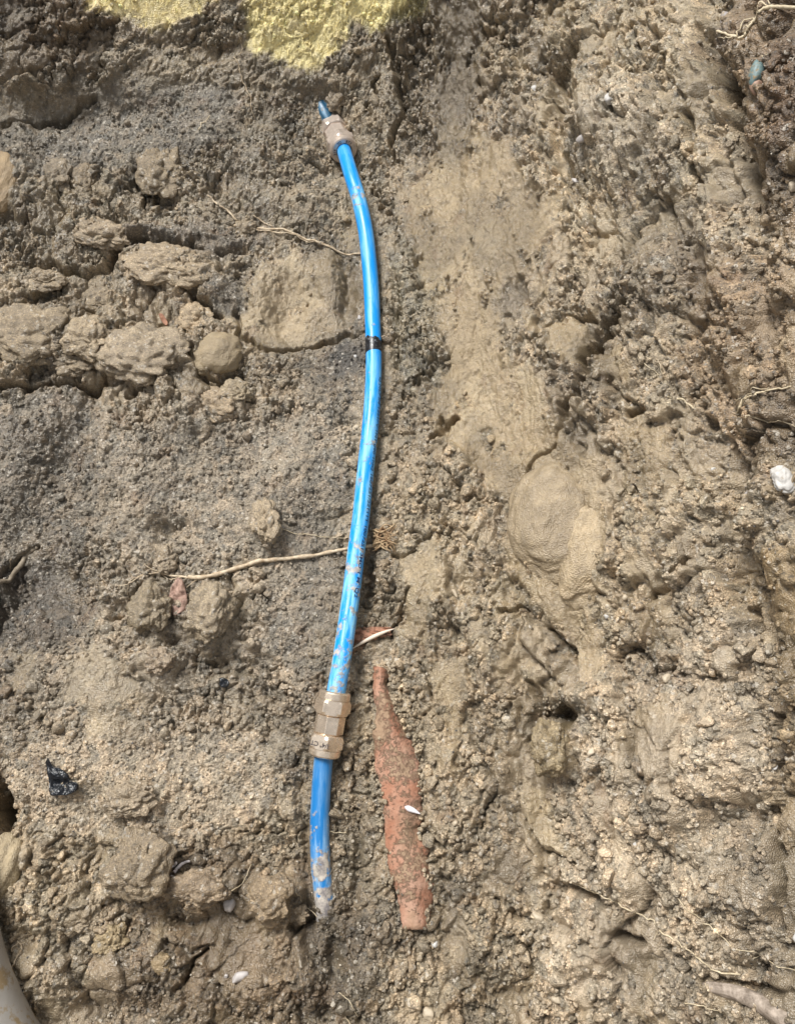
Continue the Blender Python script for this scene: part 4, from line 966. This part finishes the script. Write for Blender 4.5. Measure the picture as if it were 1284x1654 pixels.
def arc_piece(name, pts, w, label, lift):
    v_, f_ = strand(pts, w, w*.6, lift, .3, 12); org = v_[0].copy(); v_ = v_-org
    o = link(name, pymesh(name, v_, f_), SHELL, None, label, 'shell'); o.location = org; return o
arc_piece('shell_piece', [(275,1408),(280,1401),(288,1394),(293,1391)], 7, 'upper left white curved shell piece in the lower left soil', 6)
arc_piece('shell_piece', [(288,1407),(294,1398),(302,1392),(312,1389)], 6, 'right white curved shell piece ending in a point', 7)
arc_piece('shell_piece', [(282,1416),(289,1420),(297,1425)], 11, 'lowest and widest white shell piece', 5)
# grey pipe at the lower left
gp = resample([at_z(-100,1420,.050), at_z(-92,1510,.050), at_z(-76,1585,.050), at_z(-52,1650,.05), at_z(-16,1720,.045), at_z(30,1775,.04)], 10)
gv, gf = tube(gp, .052, 64); org = gp[20].copy()
GP = simple('grey_pvc', lin(158,154,148), .5, var=.15, nscale=35, mud=.2, mudscale=30)
o = link('grey_pipe', pymesh('grey_pipe', gv-org, gf), GP, None, 'smooth scuffed grey pipe curving out of the bottom left corner', 'pipe'); o.location = org
# ------------------------------------------------------------------ loose crumbs, grit and straw (nobody could count them)
def scatter(name, cnt, rmin, rmax, pw, weight, colf, label, seed, sub=1, mat=SOIL, flat=1.0, lift=.25):
    g = np.random.default_rng(seed); base, Ff = ico(sub); protos = []
    for k in range(14):
        pn = g.normal(0, 1, (11, 3)); pn /= np.linalg.norm(pn, axis=1)[:, None]; pd = g.uniform(.5, .95, 11); dt = base@pn.T
        cut = np.minimum(np.where(dt > .05, pd[None]/np.maximum(dt, .05), 9).min(1), 1.15)
        q = base*(cut*(1+.2*n3(base*1.7+k*5.1, k)))[:, None]*g.uniform(.7, 1.3, 3); protos.append(q)
    protos = np.array(protos)
    mul = 60 if weight is edge else 6; u = g.uniform(*((580, 720) if weight is edge else (-60, 1344)), cnt*mul); v = g.uniform(*((1060, 1520) if weight is edge else (-60, 1714)), cnt*mul); x, y = hit(u, v)
    keep = g.uniform(0, 1, len(x)) < lookup(weight.reshape(NY, NX), x, y)
    x = x[keep][:cnt]; y = y[keep][:cnt]; k = len(x); nn = bnormal(x, y); h = lookup(Hg, x, y)
    r = (rmin+(rmax-rmin)*g.uniform(0, 1, k)**pw)*mm
    P = np.stack([x, y, zbase(x, y)], -1)+nn*(h*mm+r*lift)[:, None]
    # random orientation
    a, b, c = g.uniform(0, 6.283, (3, k)); ca, sa_, cb, sb_, cc, sc = np.cos(a), np.sin(a), np.cos(b), np.sin(b), np.cos(c), np.sin(c)
    R = np.stack([np.stack([ca*cb, ca*sb_*sc-sa_*cc, ca*sb_*cc+sa_*sc], -1), np.stack([sa_*cb, sa_*sb_*sc+ca*cc, sa_*sb_*cc-ca*sc], -1), np.stack([-sb_, cb*sc, cb*cc], -1)], -2)
    pv = protos[g.integers(0, 14, k)]; Vv = np.einsum('kij,kvj->kvi', R, pv)*r[:, None, None]+P[:, None, :]
    nv = base.shape[0]; Fa = (Ff[None]+(np.arange(k)*nv)[:, None, None]).reshape(-1, 3)
    me = fast_mesh(name, Vv.reshape(-1, 3), tris=Fa)
    if mat is SOIL:
        c0 = lookup(Cg, x, y)*g.uniform(.78, 1.28, k)[:, None]; c0 = colf(c0, g, k)
        set_soil(me, np.repeat(np.clip(c0, .01, .9), nv, 0), np.repeat(g.uniform(.1, .6, k), nv))
    o = link(name, me, mat, None, label, 'soil crumbs', None, 'stuff'); return o
edge = np.zeros(n)
i, d = poly_sdf([(603,1080),(602,1120),(610,1150),(606,1185),(608,1250),(618,1300),(622,1350),(630,1400),(642,1450),(652,1498),(698,1500),(702,1460),(690,1400),(682,1340),(684,1280),(676,1230),(664,1190),(640,1150),(632,1120),(626,1078)])
edge[i] = np.exp(-((d+3)/5)**2)+.06*(d > 0)
wl = np.clip((1-.65*Sd)*(1-Sm)**3*(1-.6*Ye)*(.25+.75*patch)*(1-.5*Ck)*(1-.5*bed), 0, 1)
scatter('soil_crumbs', 20000, 1.0, 4.0, 2.6, wl, lambda c, g, k: c, 'small brown soil crumbs strewn over the trench floor and wall', 1, 2)
scatter('soil_lumps', 900, 3.6, 8.5, 2.2, np.clip(wl*1.2-.35*Sd, 0, 1), lambda c, g, k: c, 'larger brown soil lumps strewn over the trench floor and wall', 2, 3)
def sc_edge():
    scatter('soil_crumbs', 380, 1.0, 3.6, 2.0, edge, lambda c, g, k: c*1.05, 'soil crumbs crowding the edges of the terracotta strip', 12, 2, lift=1.6)
sc_edge()
ws = np.clip((.25+.9*Sd)*(1-Sm), 0, 1)
def gritcol(c, g, k):
    t = g.uniform(0, 1, k)[:, None]; return np.where(t > .86, np.array(lin(196,186,168))[None], np.where(t > .7, np.array(lin(92,88,84))[None], c*1.05))
scatter('grit', 14000, .6, 1.7, 2.0, ws, gritcol, 'fine grey and pale grit in the sandy soil', 3)
# straw in the yellow patches
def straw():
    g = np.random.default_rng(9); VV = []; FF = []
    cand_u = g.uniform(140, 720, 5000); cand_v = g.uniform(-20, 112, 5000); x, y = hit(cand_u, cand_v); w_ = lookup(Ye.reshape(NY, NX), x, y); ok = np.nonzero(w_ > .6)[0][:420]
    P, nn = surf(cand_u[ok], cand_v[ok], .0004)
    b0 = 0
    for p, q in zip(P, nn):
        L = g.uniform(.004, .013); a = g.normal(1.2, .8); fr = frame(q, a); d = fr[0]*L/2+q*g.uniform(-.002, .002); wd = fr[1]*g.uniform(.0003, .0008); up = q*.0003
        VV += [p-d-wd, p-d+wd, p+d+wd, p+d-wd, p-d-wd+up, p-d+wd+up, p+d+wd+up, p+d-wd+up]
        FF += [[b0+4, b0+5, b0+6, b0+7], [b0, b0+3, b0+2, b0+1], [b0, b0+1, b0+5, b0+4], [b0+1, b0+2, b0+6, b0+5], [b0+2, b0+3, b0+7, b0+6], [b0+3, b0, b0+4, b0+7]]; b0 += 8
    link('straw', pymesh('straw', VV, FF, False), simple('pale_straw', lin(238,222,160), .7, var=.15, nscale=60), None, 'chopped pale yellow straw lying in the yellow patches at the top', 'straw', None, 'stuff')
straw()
print('verts', n, NX, NY)
